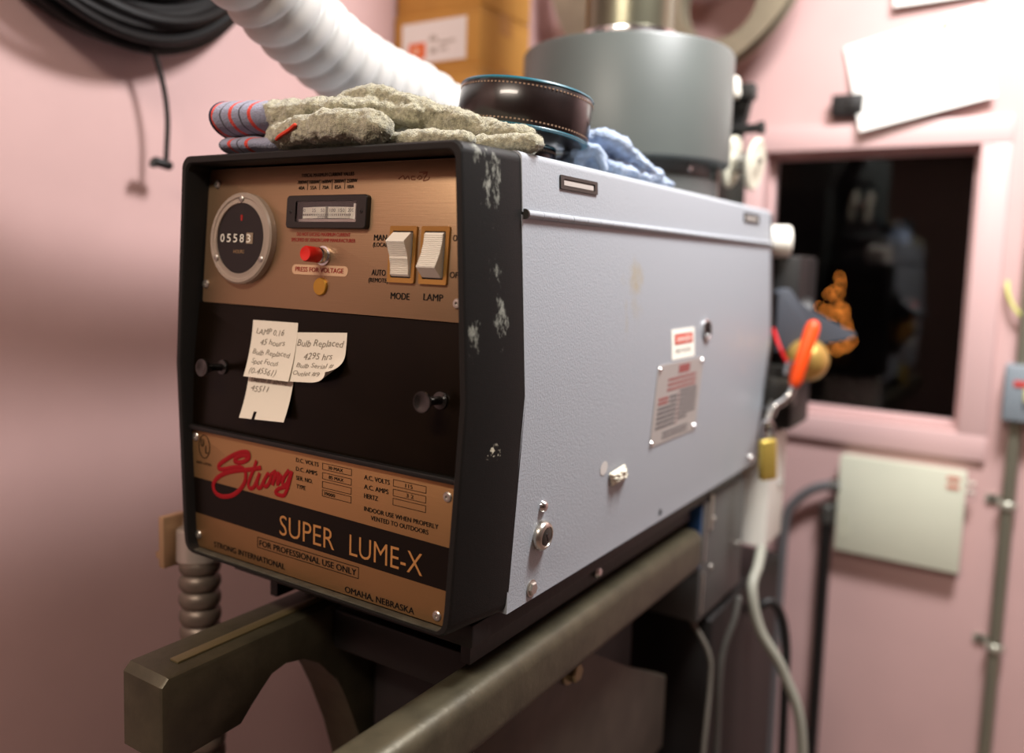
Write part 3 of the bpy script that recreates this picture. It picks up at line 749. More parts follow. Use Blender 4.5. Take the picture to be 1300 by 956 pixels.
blob('glove_hand', [([(-.098, .062, 1.567), (-.06, .07, 1.566), (-.02, .08, 1.569), (.02, .09, 1.571)], [.036, .042, .044, .036], [.020, .019, .017, .014]),
                    ([(-.02, .075, 1.580), (.012, .082, 1.588), (.045, .092, 1.580), (.09, .105, 1.566), (.130, .112, 1.555), (.162, .115, 1.547)], [.014, .014, .014, .0135, .013, .011], [.010, .0115, .012, .012, .011, .009]),
                    ([(-.03, .066, 1.566), (.01, .072, 1.571), (.04, .08, 1.568), (.075, .09, 1.562)], .012, .010),
                    ([(-.01, .11, 1.568), (.06, .125, 1.560), (.12, .135, 1.548), (.165, .14, 1.540)], .013, .011),
                    ([(.03, .085, 1.570), (.10, .108, 1.552), (.15, .112, 1.546), (.195, .120, 1.540)], .012, .010),
                    ([(-.085, .040, 1.543), (-.06, .030, 1.541), (-.02, .022, 1.543), (.03, .020, 1.545), (.078, .026, 1.541)], [.014, .016, .016, .017, .015], [.012, .015, .016, .018, .016])],
     fuzz, gA, fibres=9000, disp=.0035, dscale=.016, disp2=.0012, d2scale=.0035)
bm = newbm()
P = spline([(-.166, .044, 1.564), (-.14, .050, 1.565), (-.115, .056, 1.566), (-.080, .064, 1.568)], 8)
rw = [.040-.010*(k/(len(P)-1))**2 for k in range(len(P))]; rz = [.0215-.0065*(k/(len(P)-1))**3 for k in range(len(P))]
add_tube(bm, P, rw, 28, rz=rz, up=(0, 0, 1), caps=None)
add_tube(bm, list(reversed(P))[-7:], [r-.003 for r in rw[:7]], 28, rz=[r-.003 for r in rz[:7]], up=(0, 0, 1), caps=None)
cA = obj('cuff', bm, cuff_m, gA, smooth=180, label='blue-grey knitted cuff with red stripes')
bm = newbm()
e0, t0 = P[0], (P[1]-P[0]).normalized(); s0 = t0.cross(Vector((0, 0, 1))).normalized()
add_tube(bm, [e0+s0*.0385*math.cos(2*PI*k/32)+Vector((0, 0, 1))*.020*math.sin(2*PI*k/32) for k in range(32)], .0022, 8, closed=True)
obj('cuff_hem', bm, mat('navy_hem', (40, 42, 60), .9), cA)
bm = newbm(); add_tube(bm, spline([(-.058, .0150, 1.5345), (-.045, .0085, 1.5365), (-.030, .0065, 1.541), (-.020, .0055, 1.5455)], 5), .0022, 8, caps='round'); obj('thumb_tab', bm, mat('red_stitch', (205, 62, 40), .9), gA)
gB = thing('work_glove', (-.0602, .06, 1.52), 'flattened lower glove of the pair, squashed beneath with its fingertips over the grey edge', 'glove', 'gloves on the lamphouse')
blob('glove_hand', [([(-.085, .062, 1.532), (-.04, .07, 1.532), (.02, .08, 1.531), (.07, .088, 1.531)], [.040, .042, .042, .036], [.0105, .010, .010, .010]),
                    ([(.06, .055, 1.5305), (.10, .052, 1.531), (.135, .060, 1.531), (.158, .066, 1.530)], [.012, .0125, .013, .012], [.009, .0095, .010, .009]),
                    ([(.06, .09, 1.531), (.11, .098, 1.531), (.16, .106, 1.5305), (.209, .112, 1.5305)], [.013, .013, .013, .013], [.010, .0095, .010, .010]),
                    ([(.06, .11, 1.531), (.12, .13, 1.531), (.18, .145, 1.531)], .012, .010)],
     fuzz, gB, fibres=6000, disp=.0025, dscale=.016, disp2=.0011, d2scale=.0035)
bm = newbm(); P = spline([(-.152, .045, 1.5325), (-.13, .05, 1.5325), (-.11, .056, 1.5325), (-.078, .062, 1.5325)], 8)
add_tube(bm, P, .038, 28, rz=[.0115-.001*math.sin(k*.5) for k in range(len(P))], up=(0, 0, 1), caps='round')
obj('cuff', bm, cuff_m, gB, smooth=180)

# ------------------------------------------------------------------ film rolls
film_m = mat('dark_film_edge_on', (30, 21, 20), .28, coat=.3, var=.3, vscale=40)
teal = mat('teal_film_rim', (22, 92, 108), .3, coat=.4)
perf = mat('pale_perforation_marks', (150, 122, 100), .6)
def roll(name, label, c, r, h, axis):
    t = thing(name, c, label, 'film roll', 'rolls of film on the lamphouse')
    M, _ = frame_z(c, Vector(c)+Vector(axis))
    bm = newbm(); q = [(.022, .001)]
    q += [(r-.0025, .001), (r, .004), (r, h-.004), (r-.0025, h-.001), (.022, h-.001), (.022, .001)]
    add_lathe(bm, q, M, 72, cap=False); obj('film_winding', bm, film_m, t, smooth=50)
    bm = newbm()
    for zz in (.0022, h-.0022):
        add_lathe(bm, [(r-.006, zz-.0022), (r-.0012, zz-.0022), (r+.0006, zz), (r-.0012, zz+.0022), (r-.006, zz+.0022)], M, 72, cap=False)
    obj('film_rim', bm, teal, t, label='teal coloured film edge')
    bm = newbm(); n = int(2*PI*r/.00475)
    for k in range(n):
        a = 2*PI*k/n
        for zz in (.0075, h-.0075):
            b2 = bmesh.new(); add_box(b2, (r, 0, zz), (.0008, .0022, .0016)); merge(bm, b2, M @ Matrix.Rotation(a, 4, 'Z'))
    obj('perforations', bm, perf, t)['kind'] = 'stuff'
    bm = newbm(); add_lathe(bm, [(.014, 0), (.022, 0), (.022, h), (.014, h), (.014, 0)], M, 32, cap=False); obj('core', bm, mat('yellow_film_core', (196, 160, 60), .5), t)
roll('film_roll', 'small film roll lying under the larger tilted roll', (.086, .256, 1.5205), .0555, .030, (0, 0, 1))
roll('film_roll', 'large dark film roll with teal edges tilted on top of a smaller roll', (.105, .249, 1.5590), .0800, .054, (.085, .085, 1))

# ------------------------------------------------------------------ blue rag
rag_m = mat('pale_blue_towelling', (170, 188, 214), .95, bump=1.0, bscale=600, var=.3, vscale=60, sheen=.5)
rg = thing('cleaning_rag', (.19, .36, 1.52), 'pale blue terry rag bunched on the lamphouse behind the film rolls', 'rag')
blob('towel_cloth', [([(.125, .335, 1.545), (.143, .342, 1.568), (.160, .355, 1.570), (.174, .385, 1.556), (.182, .42, 1.541), (.188, .480, 1.5265)], [.020, .022, .022, .021, .020, .016], [.010, .011, .012, .012, .010, .006]),
                     ([(.118, .33, 1.536), (.140, .345, 1.535), (.16, .37, 1.534), (.172, .40, 1.530)], [.028, .03, .03, .03], [.012, .012, .012, .010]),
                     ([(.150, .318, 1.529), (.147, .314, 1.545), (.158, .318, 1.5525), (.170, .326, 1.548), (.176, .33, 1.532)], .0105, .008),
                     ([(.160, .348, 1.531), (.180, .38, 1.530), (.190, .42, 1.528), (.194, .50, 1.525)], [.014, .014, .012, .010], [.007, .007, .006, .004])],
     rag_m, rg, fibres=6000, disp=.005, dscale=.02, disp2=.0012, d2scale=.004)

# ------------------------------------------------------------------ exhaust stack
es = thing('exhaust_stack', (-.015, .785, 1.52), 'fat grey enamelled drum with a metal flue pipe on top of the lamphouse', 'exhaust stack')
Mz = Matrix.Translation((-.015, .785, 0))
bm = newbm(); add_lathe(bm, [(.150, 1.588), (.184, 1.588), (.187, 1.591), (.187, 1.775), (.184, 1.780), (.085, 1.784)], Mz, 96)
obj('drum', bm, drum_m, es)
bm = newbm(); add_lathe(bm, [(.168, 1.520), (.168, 1.560), (.155, 1.566), (.155, 1.590)], Mz, 64); obj('collar', bm, dkgrey, es)
bm = newbm(); add_cyl(bm, (.140, .845, 1.52), (.140, .845, 1.589), .004, 10); obj('tie_rod', bm, steel, es)
bm = newbm(); add_lathe(bm, [(.094, 1.782), (.094, 1.792), (.090, 1.801), (.088, 1.806), (.088, 1.816), (.081, 1.820)], Mz, 64); obj('flue_ring', bm, chrome, es, label='bright metal ring at the foot of the flue')
bm = newbm(); add_lathe(bm, [(.079, 1.812), (.079, 2.74)], Mz, 64); obj('flue_pipe', bm, pipe_m, es)
for k, (a, z) in enumerate(((-20, 1.577), (-62, 1.577), (-100, 1.577))):
    bm = newbm(); a = math.radians(a); add_lathe(bm, [(.006, 0), (.006, .003), (.003, .005), (0, .005)], basis((-.015+.155*math.cos(a), .785+.155*math.sin(a), z), (-math.sin(a), math.cos(a), 0), (0, 0, 1), (math.cos(a), math.sin(a), 0)), 12); obj('collar_screw', bm, chrome, es)
ht = thing('hanging_tag', (.066, .80, 1.90), 'small white tag with a green mark taped to the flue pipe', 'tag')
M = basis((.058, .757, 1.905), (.55, .83, 0), (0, 0, 1), (.83, -.55, 0))
bm = newbm(); add_prism(bm, rrect(-.010, -.028, .010, .028, .004), 0, .0012, M); obj('tag_card', bm, white_paper, ht)
bm = newbm(); add_prism(bm, rrect(-.004, -.012, .004, .012, .002), .0012, .0016, M); obj('green_mark', bm, mat('tag_green', (30, 120, 90), .5), ht)

# ------------------------------------------------------------------ white duct
path = spline([(-.21, .03, 2.30), (-.205, .03, 2.08), (-.200, .045, 1.90), (-.196, .073, 1.775), (-.198, .128, 1.738), (-.207, .19, 1.712), (-.215, .266, 1.688), (-.222, .355, 1.673), (-.222, .449, 1.663), (-.205, .526, 1.634), (-.160, .565, 1.590), (-.152, .570, 1.555), (-.152, .570, 1.524)], 60)
# resample by arc length and add ribs
d = [0]
for a, b in zip(path, path[1:]): d.append(d[-1]+(b-a).length)
Lh = d[-1]; pitch = .0335; npts = int(Lh/pitch*12); pts = []; rad = []; j = 0
for k in range(npts+1):
    s = Lh*k/npts
    while j < len(d)-2 and d[j+1] < s: j += 1
    t = (s-d[j])/max(1e-9, d[j+1]-d[j]); pts.append(path[j].lerp(path[j+1], t))
    f = (s/pitch) % 1; rad.append(.0465+.0125*math.sin(PI*f)**.5)
bm = newbm(); add_tube(bm, pts, rad, 48, caps='flat')
o = obj('exhaust_duct', bm, hose_w, smooth=180); tag(o, 'white ribbed flexible duct curving down behind the gloves', 'duct')
o.data.materials[0].node_tree.nodes['Principled BSDF'].inputs['Subsurface Weight'].default_value = .0

# ------------------------------------------------------------------ cable coil on the left wall
cc = thing('cable_coil', (-.62, .165, 2.0), 'coil of black cable hanging on the pink wall at the upper left', 'cable')
rn = random.Random(11)
for k in range(15):
    r = .185+.088*(k % 8)/7+rn.uniform(-.006, .006); x = -.606+.058*(k//8)*.9+rn.uniform(0, .022); dy = rn.uniform(-.012, .012); dz = rn.uniform(-.012, .008); q = rn.uniform(-.02, .02)
    pts = [(x+.008*math.sin(3*a+k), .170+dy+(r+q*.2*math.sin(2*a+k))*math.cos(a), 1.992+dz+(r)*math.sin(a)) for a in [2*PI*i/64 for i in range(64)]]
    bm = newbm(); add_tube(bm, pts, .0085 if k % 3 else .011, 10, closed=True); obj('cable_loop', bm, mat('black_cable_jacket', (13, 10, 10), .5, spec=.3), cc)
bm = newbm(); pts = [(-.585, .165+.235*math.cos(a), 1.992+.235*math.sin(a)) for a in [2*PI*i/64 for i in range(64)]]
add_tube(bm, pts, .030, 12, rz=.014, up=(1, 0, 0), closed=True); obj('flat_cable_loop', bm, mat('dark_brown_flat_cable', (30, 22, 23), .4), cc)
bm = newbm(); add_tube(bm, spline([(-.575, .185, 1.775), (-.570, .208, 1.738), (-.570, .228, 1.69), (-.570, .239, 1.63), (-.572, .238, 1.56)], 8), .0042, 10, caps='round'); obj('cable_tail', bm, rubber, cc)
bm = newbm(); add_tube(bm, [(-.574, .221, 1.553), (-.572, .232, 1.551), (-.572, .241, 1.549)], .009, 12, rz=.008, caps='round'); add_cyl(bm, (-.574, .217, 1.555), (-.574, .214, 1.544), .0055); obj('plug_end', bm, rubber, cc)
bm = newbm(); add_cyl(bm, (-.622, .165, 2.235), (-.545, .165, 2.245), .008, 14); add_cyl(bm, (-.545, .165, 2.245), (-.54, .165, 2.275), .008, 14); o = obj('wall_hook', bm, steel); tag(o, 'steel hook on the left wall carrying the black cable coil', 'hook')

# ------------------------------------------------------------------ cartons on a shelf
bm = newbm(); add_box(bm, (-.5, .945, 1.585), (.24, .26, .022), bev=.002)
sh = obj('wall_shelf', bm, mat('shelf_wood', (130, 92, 58), .6)); tag(sh, 'narrow wooden wall shelf hidden under the stack of cartons', 'shelf')
for y in (.87, 1.02):
    bm = newbm(); add_box(bm, (-.612, y, 1.525), (.012, .02, .10)); add_box(bm, (-.535, y, 1.569), (.15, .02, .010)); add_cyl(bm, (-.612, y, 1.48), (-.47, y, 1.566), .006); obj('bracket', bm, steel, sh)
def carton(label, x0, x1, y0, y1, z0, z1, lab=False, rz=0):
    t = thing('carton', ((x0+x1)/2, (y0+y1)/2, z0), label, 'box', 'cartons stacked by the wall')
    cx, cy = (x0+x1)/2, (y0+y1)/2; M = Matrix.Translation((cx, cy, 0)) @ Matrix.Rotation(rz, 4, 'Z')
    w, dd = x1-x0, y1-y0
    bm = newbm(); b2 = bmesh.new(); add_box(b2, (0, 0, (z0+z1)/2-.0005), (w, dd, z1-z0-.001), bev=.003); merge(bm, b2, M); obj('box_body', bm, tan_m, t)
    bm = newbm(); b2 = bmesh.new()
    add_box(b2, (0, 0, z1-.0002), (w*.98, .05, .0012)); add_box(b2, (w/2+.0004, 0, z1-.022), (.0012, .05, .044)); add_box(b2, (0, -dd/2-.0004, z1-.012), (w, .0012, .0015)); add_box(b2, (w/2+.0004, 0, z1-.012), (.0012, dd, .0015))
    merge(bm, b2, M); obj('packing_tape', bm, tape_m, t)
    if lab:
        ML = M @ basis((0, -dd/2-.0003, 0), (1, 0, 0), (0, 0, 1), (0, -1, 0))
        bm = newbm(); add_prism(bm, [(-.092, z0+.012), (.083, z0+.012), (.083, z0+.099), (-.092, z0+.099)], 0, .0008, ML); lb = obj('shipping_label', bm, mat('label_white', (236, 228, 222), .6), t, label='white label with orange square logo')
        bm = newbm(); add_prism(bm, [(-.072, z0+.022), (-.026, z0+.022), (-.026, z0+.056), (-.072, z0+.056)], .0008, .0011, ML); obj('orange_logo', bm, mat('logo_orange', (232, 104, 32), .5), lb)
        bm = newbm(); add_prism(bm, rrect(-.058, z0+.032, -.044, z0+.046, .005), .0011, .0014, ML); obj('logo_mark', bm, mat('logo_pale', (240, 200, 170), .5), lb)
        bm = newbm()
        for (a, b, c, d_) in ((-.012, .066, .012, .003), (-.016, .056, .022, .008), (.010, .048, .030, .006), (.012, .034, .022, .006), (-.012, .030, .016, .012), (.040, .050, .014, .005)):
            add_prism(bm, [(a, z0+b), (a+c, z0+b), (a+c, z0+b+d_), (a, z0+b+d_)], .0008, .0011, ML)
        obj('label_print', bm, mat('label_grey_print', (176, 164, 152), .6), lb, smooth=0)
carton('lowest carton of the wall stack, plain brown, partly behind the white duct', -.616, -.380, .84, 1.045, 1.597, 1.822)
carton('middle carton of the stack bearing a white label with an orange square', -.616, -.385, .842, 1.040, 1.822, 1.942, True)
carton('top carton of the stack, cut off by the upper edge of the photo', -.612, -.382, .845, 1.035, 1.942, 2.16)

# ------------------------------------------------------------------ film reel on the back wall
rl = thing('film_reel', (-.202, 1.40, 2.21), 'large grey metal film reel with round cut-outs behind the flue pipe', 'film reel')
def flange(y0):
    cu = bpy.data.curves.new('f', 'CURVE'); cu.dimensions = '2D'; cu.fill_mode = 'BOTH'; cu.extrude = .0016; cu.bevel_depth = .0008
    def circ(cx, cy, r, n=48):
        s = cu.splines.new('POLY'); s.points.add(n-1); s.use_cyclic_u = True
        for k in range(n): s.points[k].co = (cx+r*math.cos(2*PI*k/n), cy+r*math.sin(2*PI*k/n), 0, 1)
    circ(0, 0, .346, 128); circ(0, 0, .012)
    for k in range(5):
        a = math.radians(-50+72*k); circ(.205*math.cos(a), .205*math.sin(a), .094)
    b2 = curve_mesh(cu); bm = newbm(); merge(bm, b2, basis((-.202, y0, 2.21), (1, 0, 0), (0, 0, 1), (0, -1, 0))); return bm
reel_m = mat('worn_reel_metal', (150, 142, 122), .4, .6, var=.12, vscale=12)
obj('flange', flange(1.385), reel_m, rl); obj('flange', flange(1.43), reel_m, rl)
bm = newbm(); add_cyl(bm, (-.202, 1.386, 2.21), (-.202, 1.43, 2.21), .075, 48); obj('hub', bm, reel_m, rl)
bm = newbm(); add_cyl(bm, (-.202, 1.36, 2.21), (-.202, 1.552, 2.21), .011, 20); obj('spindle', bm, darksteel, rl)

# ------------------------------------------------------------------ projector head behind the lamphouse
PH = thing('film_projector', (-.02, 1.10, .83), 'dark film projector mechanism partly hidden behind the far end of the lamphouse', 'projector')
bm = newbm(); add_box(bm, (-.05, 1.13, 1.23), (.246, .20, .86), bev=.01); obj('mechanism_case', bm, mat('dark_green_case', (40, 42, 38), .45), PH)
bm = newbm(); add_box(bm, (.15, 1.10, 1.27), (.20, .14, .34), bev=.008); obj('gear_case', bm, mat('black_gear_case', (18, 18, 18), .5), PH)
# roller arm
AY = 1.035
bm = newbm(); add_prism(bm, [(.060, 1.60), (.112, 1.60), (.112, 1.655), (.122, 1.70), (.133, 1.752), (.128, 1.772), (.092, 1.772), (.084, 1.735), (.066, 1.70)], 0, .022, basis((0, AY+.022, 0), (1, 0, 0), (0, 0, 1), (0, -1, 0)), .003); obj('roller_arm', bm, mat('black_roller_arm', (26, 25, 24), .5), PH)
bm = newbm(); add_box(bm, (.128, AY-.004, 1.755), (.028, .03, .03), bev=.003); obj('arm_block', bm, mat('black_roller_arm', ()), PH)
bm = newbm(); add_cyl(bm, (.10, AY, 1.684), (.160, AY, 1.686), .009); add_cyl(bm, (.152, AY, 1.6855), (.162, AY, 1.686), .0125); obj('arm_stud', bm, mat('black_roller_arm', ()), PH)
bm = newbm(); add_tube(bm, [(.1035, AY-.014, 1.776), (.1075, AY-.016, 1.762), (.1095, AY-.016, 1.750)], .010, 12, caps='round'); obj('roller_tip', bm, white_p, PH)
spool_m = mat('cream_spool_plastic', (226, 222, 202), .4)
bm = newbm()
Mx = basis((.105, AY-.02, 1.620), (0, 1, 0), (0, 0, 1), (1, 0, 0))
Mx = Mx @ Matrix.Rotation(math.radians(8), 4, 'X')
add_lathe(bm, [(.006, .000), (.047, .000), (.050, .002), (.050, .006), (.047, .009), (.020, .011)], Mx, 40)
add_lathe(bm, [(.020, .043), (.047, .045), (.050, .048), (.050, .052), (.046, .055), (.018, .052), (.010, .056), (0, .056)], Mx, 40)
obj('guide_spool', bm, spool_m, PH, label='cream flanged film guide spool')
bm = newbm(); add_lathe(bm, [(.021, .009), (.021, .046)], Mx, 32); obj('spool_core', bm, steel, PH)
bm = newbm(); add_cyl(bm, (.08, AY, 1.622), (.165, AY-.022, 1.620), .006); obj('spool_axle', bm, darksteel, PH)
# lens housing fin, knob, lever
bm = newbm()
FM = basis((0, 1.06, 0), (.88, .475, 0), (0, 0, 1), (.475, -.88, 0))
def fx(x): return x/.88
poly = [(.215, 1.255), (.215, 1.368), (.224, 1.376), (.234, 1.377), (.243, 1.366), (.252, 1.349), (.266, 1.338), (.347, 1.296), (.349, 1.291), (.338, 1.286), (.290, 1.274)]
cxm = 0
Mf = basis((.212, 1.00, 0), (.87, .49, 0), (0, 0, 1), (.49, -.87, 0))
add_prism(bm, [((x-.212)*1.13, z) for x, z in poly], -.03, .012, Mf, .003); obj('shutter_guard', bm, mat('slate_grey_guard', (74, 78, 86), .5), PH)
bm = newbm(); add_cyl(bm, (.20, 1.06, 1.325), (.262, 1.085, 1.32), .040, 32, bev=.006); obj('lens_barrel', bm, mat('black_gear_case', ()), PH)
bm = newbm(); bmesh.ops.create_uvsphere(bm, u_segments=32, v_segments=20, radius=.041, matrix=Matrix.Translation((.274, 1.022, 1.243))); add_cyl(bm, (.20, 1.08, 1.243), (.26, 1.03, 1.243), .014); obj('brass_knob', bm, brass, PH, label='round brass knob')
bm = newbm(); add_tube(bm, spline([(.246, .906, 1.150), (.2505, .910, 1.164), (.262, .918, 1.174), (.271, .926, 1.188), (.278, .933, 1.212)], 6), .0068, 12, caps='round'); add_cyl(bm, (.20, .995, 1.155), (.247, .909, 1.155), .007); lv = obj('focus_lever', bm, chrome, PH, label='bent chrome lever')
bm = newbm(); add_tube(bm, [(.277, .932, 1.207), (.2785, .9335, 1.213), (.287, .945, 1.262), (.2955, .9565, 1.306), (.2965, .9575, 1.311)], [.010, .0125, .0125, .0135, .012], 16, caps='round'); obj('lever_grip', bm, mat('orange_rubber_grip', (238, 78, 20), .4), lv, label='orange rubber grip')
bm = newbm(); add_tube(bm, spline([(.225, .96, 1.30), (.243, .930, 1.278), (.256, .926, 1.255), (.268, .935, 1.231)], 6), .0035, 8, caps='round'); obj('red_wire', bm, mat('red_wire', (190, 24, 30), .4), PH)
bm = newbm(); add_cyl(bm, (.262, .935, 1.224), (.266, .931, 1.246), .008, 14); add_cyl(bm, (.20, 1.02, 1.22), (.262, .937, 1.228), .005); obj('wire_terminal', bm, chrome, PH)
bm = newbm(); add_cyl(bm, (.170, 1.01, 1.466), (.226, 1.035, 1.466), .031, 28, bev=.004); obj('white_roller', bm, mat('white_roller_plastic', (242, 240, 228), .4), PH, label='white plastic roller')
bm = newbm(); add_cyl(bm, (.08, 1.06, 1.46), (.19, 1.02, 1.466), .010); obj('roller_axle', bm, darksteel, PH)
bm = newbm(); add_box(bm, (.235, .965, 1.185), (.07, .03, .05), bev=.004); add_box(bm, (.222, 1.0, 1.20), (.05, .06, .06)); obj('clamp_block', bm, darksteel, PH)

# ------------------------------------------------------------------ white cabinet, padlock, dark box
wc = thing('switch_cabinet', (.14, 1.03, .86), 'white painted metal cabinet behind the padlock under the projector', 'cabinet')
bm = newbm(); add_prism(bm, [(.992, .872), (1.105, .872), (1.105, 1.085), (1.08, 1.095), (1.0, 1.095), (.992, 1.06)], 0, .15, basis((.076, 0, 0), (0, 1, 0), (0, 0, 1), (1, 0, 0)), .004); obj('cabinet_shell', bm, mat('white_cabinet_enamel', (240, 238, 228), .45, var=.04, vscale=20), wc)
bm = newbm(); add_lathe(bm, [(.008, 0), (.008, .006), (0, .007)], basis((.225, 1.07, .985), (0, 1, 0), (0, 0, 1), (1, 0, 0)), 14); obj('cabinet_screw', bm, chrome, wc)
pk = thing('padlock', (.262, .826, 1.048), 'brass padlock hanging by a steel shackle below the orange lever', 'padlock')
bm = newbm(); b2 = bmesh.new(); add_box(b2, (0, 0, .036), (.031, .015, .072), bev=.005, seg=3); merge(bm, b2, Matrix.Translation((.266, .832, 1.047)) @ Matrix.Rotation(math.radians(50), 4, 'Z') @ Matrix.Rotation(math.radians(-4), 4, 'Y')); obj('lock_body', bm, mat('worn_brass', (216, 190, 96), .35, .7), pk)
bm = newbm(); Mp = Matrix.Translation((.264, .830, 1.117)) @ Matrix.Rotation(math.radians(50), 4, 'Z') @ Matrix.Rotation(math.radians(-8), 4, 'Y')
pts = [(-.010, 0, -.005), (-.010, 0, .02)]+[(.010*math.cos(a), 0, .022+.012*math.sin(a)) for a in [PI-PI*k/8 for k in range(9)]]+[(.010, 0, .02), (.010, 0, -.005)]
add_tube(bm, [Mp @ Vector(p) for p in pts], .0042, 10); obj('shackle', bm, chrome, pk)
bm = newbm(); add_tube(bm, spline([(.222, .98, 1.175), (.235, .94, 1.162), (.252, .86, 1.150), (.262, .829, 1.144)], 6), .005, 8, caps='round'); bm2 = bm
obj('hasp_rod', bm2, steel, PH)
jb = thing('junction_box', (.12, .82, .82), 'dark grey steel junction box with blue tape under the lamphouse', 'box')
bm = newbm(); add_box(bm, (.12, .815, .919), (.16, .23, .210), bev=.006); obj('box_shell', bm, dkgrey, jb)
bm = newbm(); add_box(bm, (.2005, .712, .97), (.004, .006, .10)); add_box(bm, (.2005, .712, .865), (.004, .006, .07)); add_box(bm, (.2015, .735, 1.0), (.003, .012, .06)); obj('cover_seam', bm, steel, jb)
bm = newbm(); add_box(bm, (.187, .6985, .965), (.022, .003, .105)); obj('blue_tape', bm, mat('blue_tape', (52, 96, 150), .5), jb)
for y, z in ((.75, .90), (.75, .985), (.90, .90)):
    bm = newbm(); add_lathe(bm, [(.0045, 0), (.004, .003), (0, .0035)], basis((.200, y, z), (0, 1, 0), (0, 0, 1), (1, 0, 0)), 12); obj('box_screw', bm, steel, jb)

# ------------------------------------------------------------------ lamphouse table
LT = thing('lamphouse_table', (.05, .4, 0), 'cast iron table with two olive rails carrying the lamphouse on a black pedestal', 'stand')
def rail(x0, x1, z0, z1, y0, y1, r):
    bm = newbm(); p = rrect(x0, z0, x1, z1, r, 6)
    cx, cz = (x0+x1)/2, (z0+z1)/2
    sc = lambda k: [((x-cx)*k+cx, (z-cz)*k+cz) for x, z in p]
    add_loft(bm, [loop(sc(.80), y0), loop(sc(.95), y0+.006), loop(p, y0+.018), loop(p, y1-.018), loop(sc(.95), y1-.006), loop(sc(.80), y1)])
    return bm
rr_ = obj('rail', rail(.158, .212, .918, .987, -.14, .675, .017), rail_m, LT)
bm = newbm(); rp = [(-.119, .982), (.62, .982), (.62, .66), (.20, .66), (.160, .79), (.135, .850), (.120, .880), (.108, .900), (.09, .920), (.065, .935), (.035, .9415), (.012, .937), (-.004, .924), (-.014, .904), (-.028, .890), (-.119, .886), (-.127, .894), (-.127, .974)]
add_prism(bm, rp, 0, .065, basis((-.125, 0, 0), (0, 1, 0), (0, 0, 1), (1, 0, 0)), .005)
lr = obj('rail', bm, rail_m, LT, label='left rail with an arched lower edge')
bm = newbm(); add_box(bm, (-.086, .255, .983), (.014, .70, .003), bev=.001); obj('rail_strip', bm, mat('worn_brass_strip', (104, 92, 64), .45, .4), lr)
bm = newbm()
add_prism(bm, [(.10, .93), (.30, .926), (.345, .900), (.40, .868), (.52, .80), (.67, .725), (.67, .60), (.10, .60)], 0, .02, basis((.142, 0, 0), (0, 1, 0), (0, 0, 1), (1, 0, 0)), .003); obj('gusset', bm, gusset_m, LT)
bm = newbm(); MB = basis((.162, .318, .880), (0, 1, 0), (0, 0, 1), (1, 0, 0)); add_lathe(bm, [(.019, 0), (.019, .003), (.013, .0035)], MB, 28); add_lathe(bm, [(.0135, .003), (.0135, .013), (.011, .016), (0, .016)], MB, 6); obj('hex_bolt', bm, mat('yellowed_zinc_bolt', (140, 130, 96), .4, .7), LT, label='large hex bolt')
bm = newbm(); add_box(bm, (.045, .42, .965), (.24, .30, .055), bev=.004); obj('cross_plate', bm, casting, LT)
bm = newbm(); add_box(bm, (.055, .13, .955), (.22, .05, .05), bev=.004); obj('front_crossbar', bm, casting, LT)
bm = newbm(); add_box(bm, (.045, .38, .47), (.17, .44, .94), bev=.01); obj('column', bm, casting, LT)
bm = newbm(); add_box(bm, (.05, .34, .03), (.50, .72, .06), bev=.01); obj('foot', bm, casting, LT)
bm = newbm(); add_box(bm, (-.135, .16, 1.0), (.035, .012, .075)) ; add_box(bm, (-.115, .17, 1.005), (.06, .03, .010)); obj('locating_bracket', bm, mat('brown_bracket', (78, 62, 48), .5), LT)
PB = newbm(); add_box(PB, (.005, .985, .40), (.40, .44, .80), bev=.012); o = obj('projector_pedestal', PB, casting); tag(o, 'black projector pedestal box standing on the floor under the mechanism', 'pedestal')

# ------------------------------------------------------------------ flexible conduit at left
fc = thing('flexible_conduit', (-.265, .06, 0), 'corrugated metal conduit with clamp connector at the lower left of the lamphouse', 'conduit')
pts = []; rad = []
base = spline([(-.258, .066, 1.012), (-.256, .064, .98), (-.252, .062, .92), (-.250, .065, .84), (-.262, .075, .70), (-.30, .09, .45), (-.33, .10, .2), (-.33, .10, .0)], 40)
d = [0]
for a, b in zip(base, base[1:]): d.append(d[-1]+(b-a).length)
L_t = d[-1]; np_ = int(L_t/.022*8); j = 0
for k in range(np_+1):
    s = L_t*k/np_
    while j < len(d)-2 and d[j+1] < s: j += 1
    pts.append(base[j].lerp(base[j+1], (s-d[j])/max(1e-9, d[j+1]-d[j]))); rad.append(.0205+.0062*abs(math.sin(PI*s/.022))**.5)
bm = newbm(); add_tube(bm, pts, rad, 24); obj('corrugated_hose', bm, mat('brown_grey_conduit', (108, 96, 86), .42, .5), fc)
bm = newbm(); add_cyl(bm, (-.259, .067, 1.005), (-.263, .070, 1.05), .030, 28, bev=.003); add_cyl(bm, (-.263, .070, 1.045), (-.262, .072, 1.085), .022, 24, bev=.003); obj('connector', bm, mat('cast_zinc_connector', (176, 166, 156), .35, .6), fc)
bm = newbm(); add_box(bm, (-.297, .052, 1.03), (.012, .035, .07), bev=.003); add_cyl(bm, (-.304, .035, 1.012), (-.30, .075, 1.012), .005); obj('clamp_ear', bm, mat('tan_zinc', (172, 140, 108), .4, .5), fc)
bm = newbm(); add_box(bm, (-.243, .08, 1.085), (.075, .05, .035), bev=.006); add_prism(bm, [(-.285, 1.07), (-.225, 1.07), (-.225, 1.16), (-.240, 1.16), (-.262, 1.11)], 0, .02, basis((0, .09, 0), (1, 0, 0), (0, 0, 1), (0, -1, 0))); obj('elbow_body', bm, mat('tan_zinc', ()), fc)

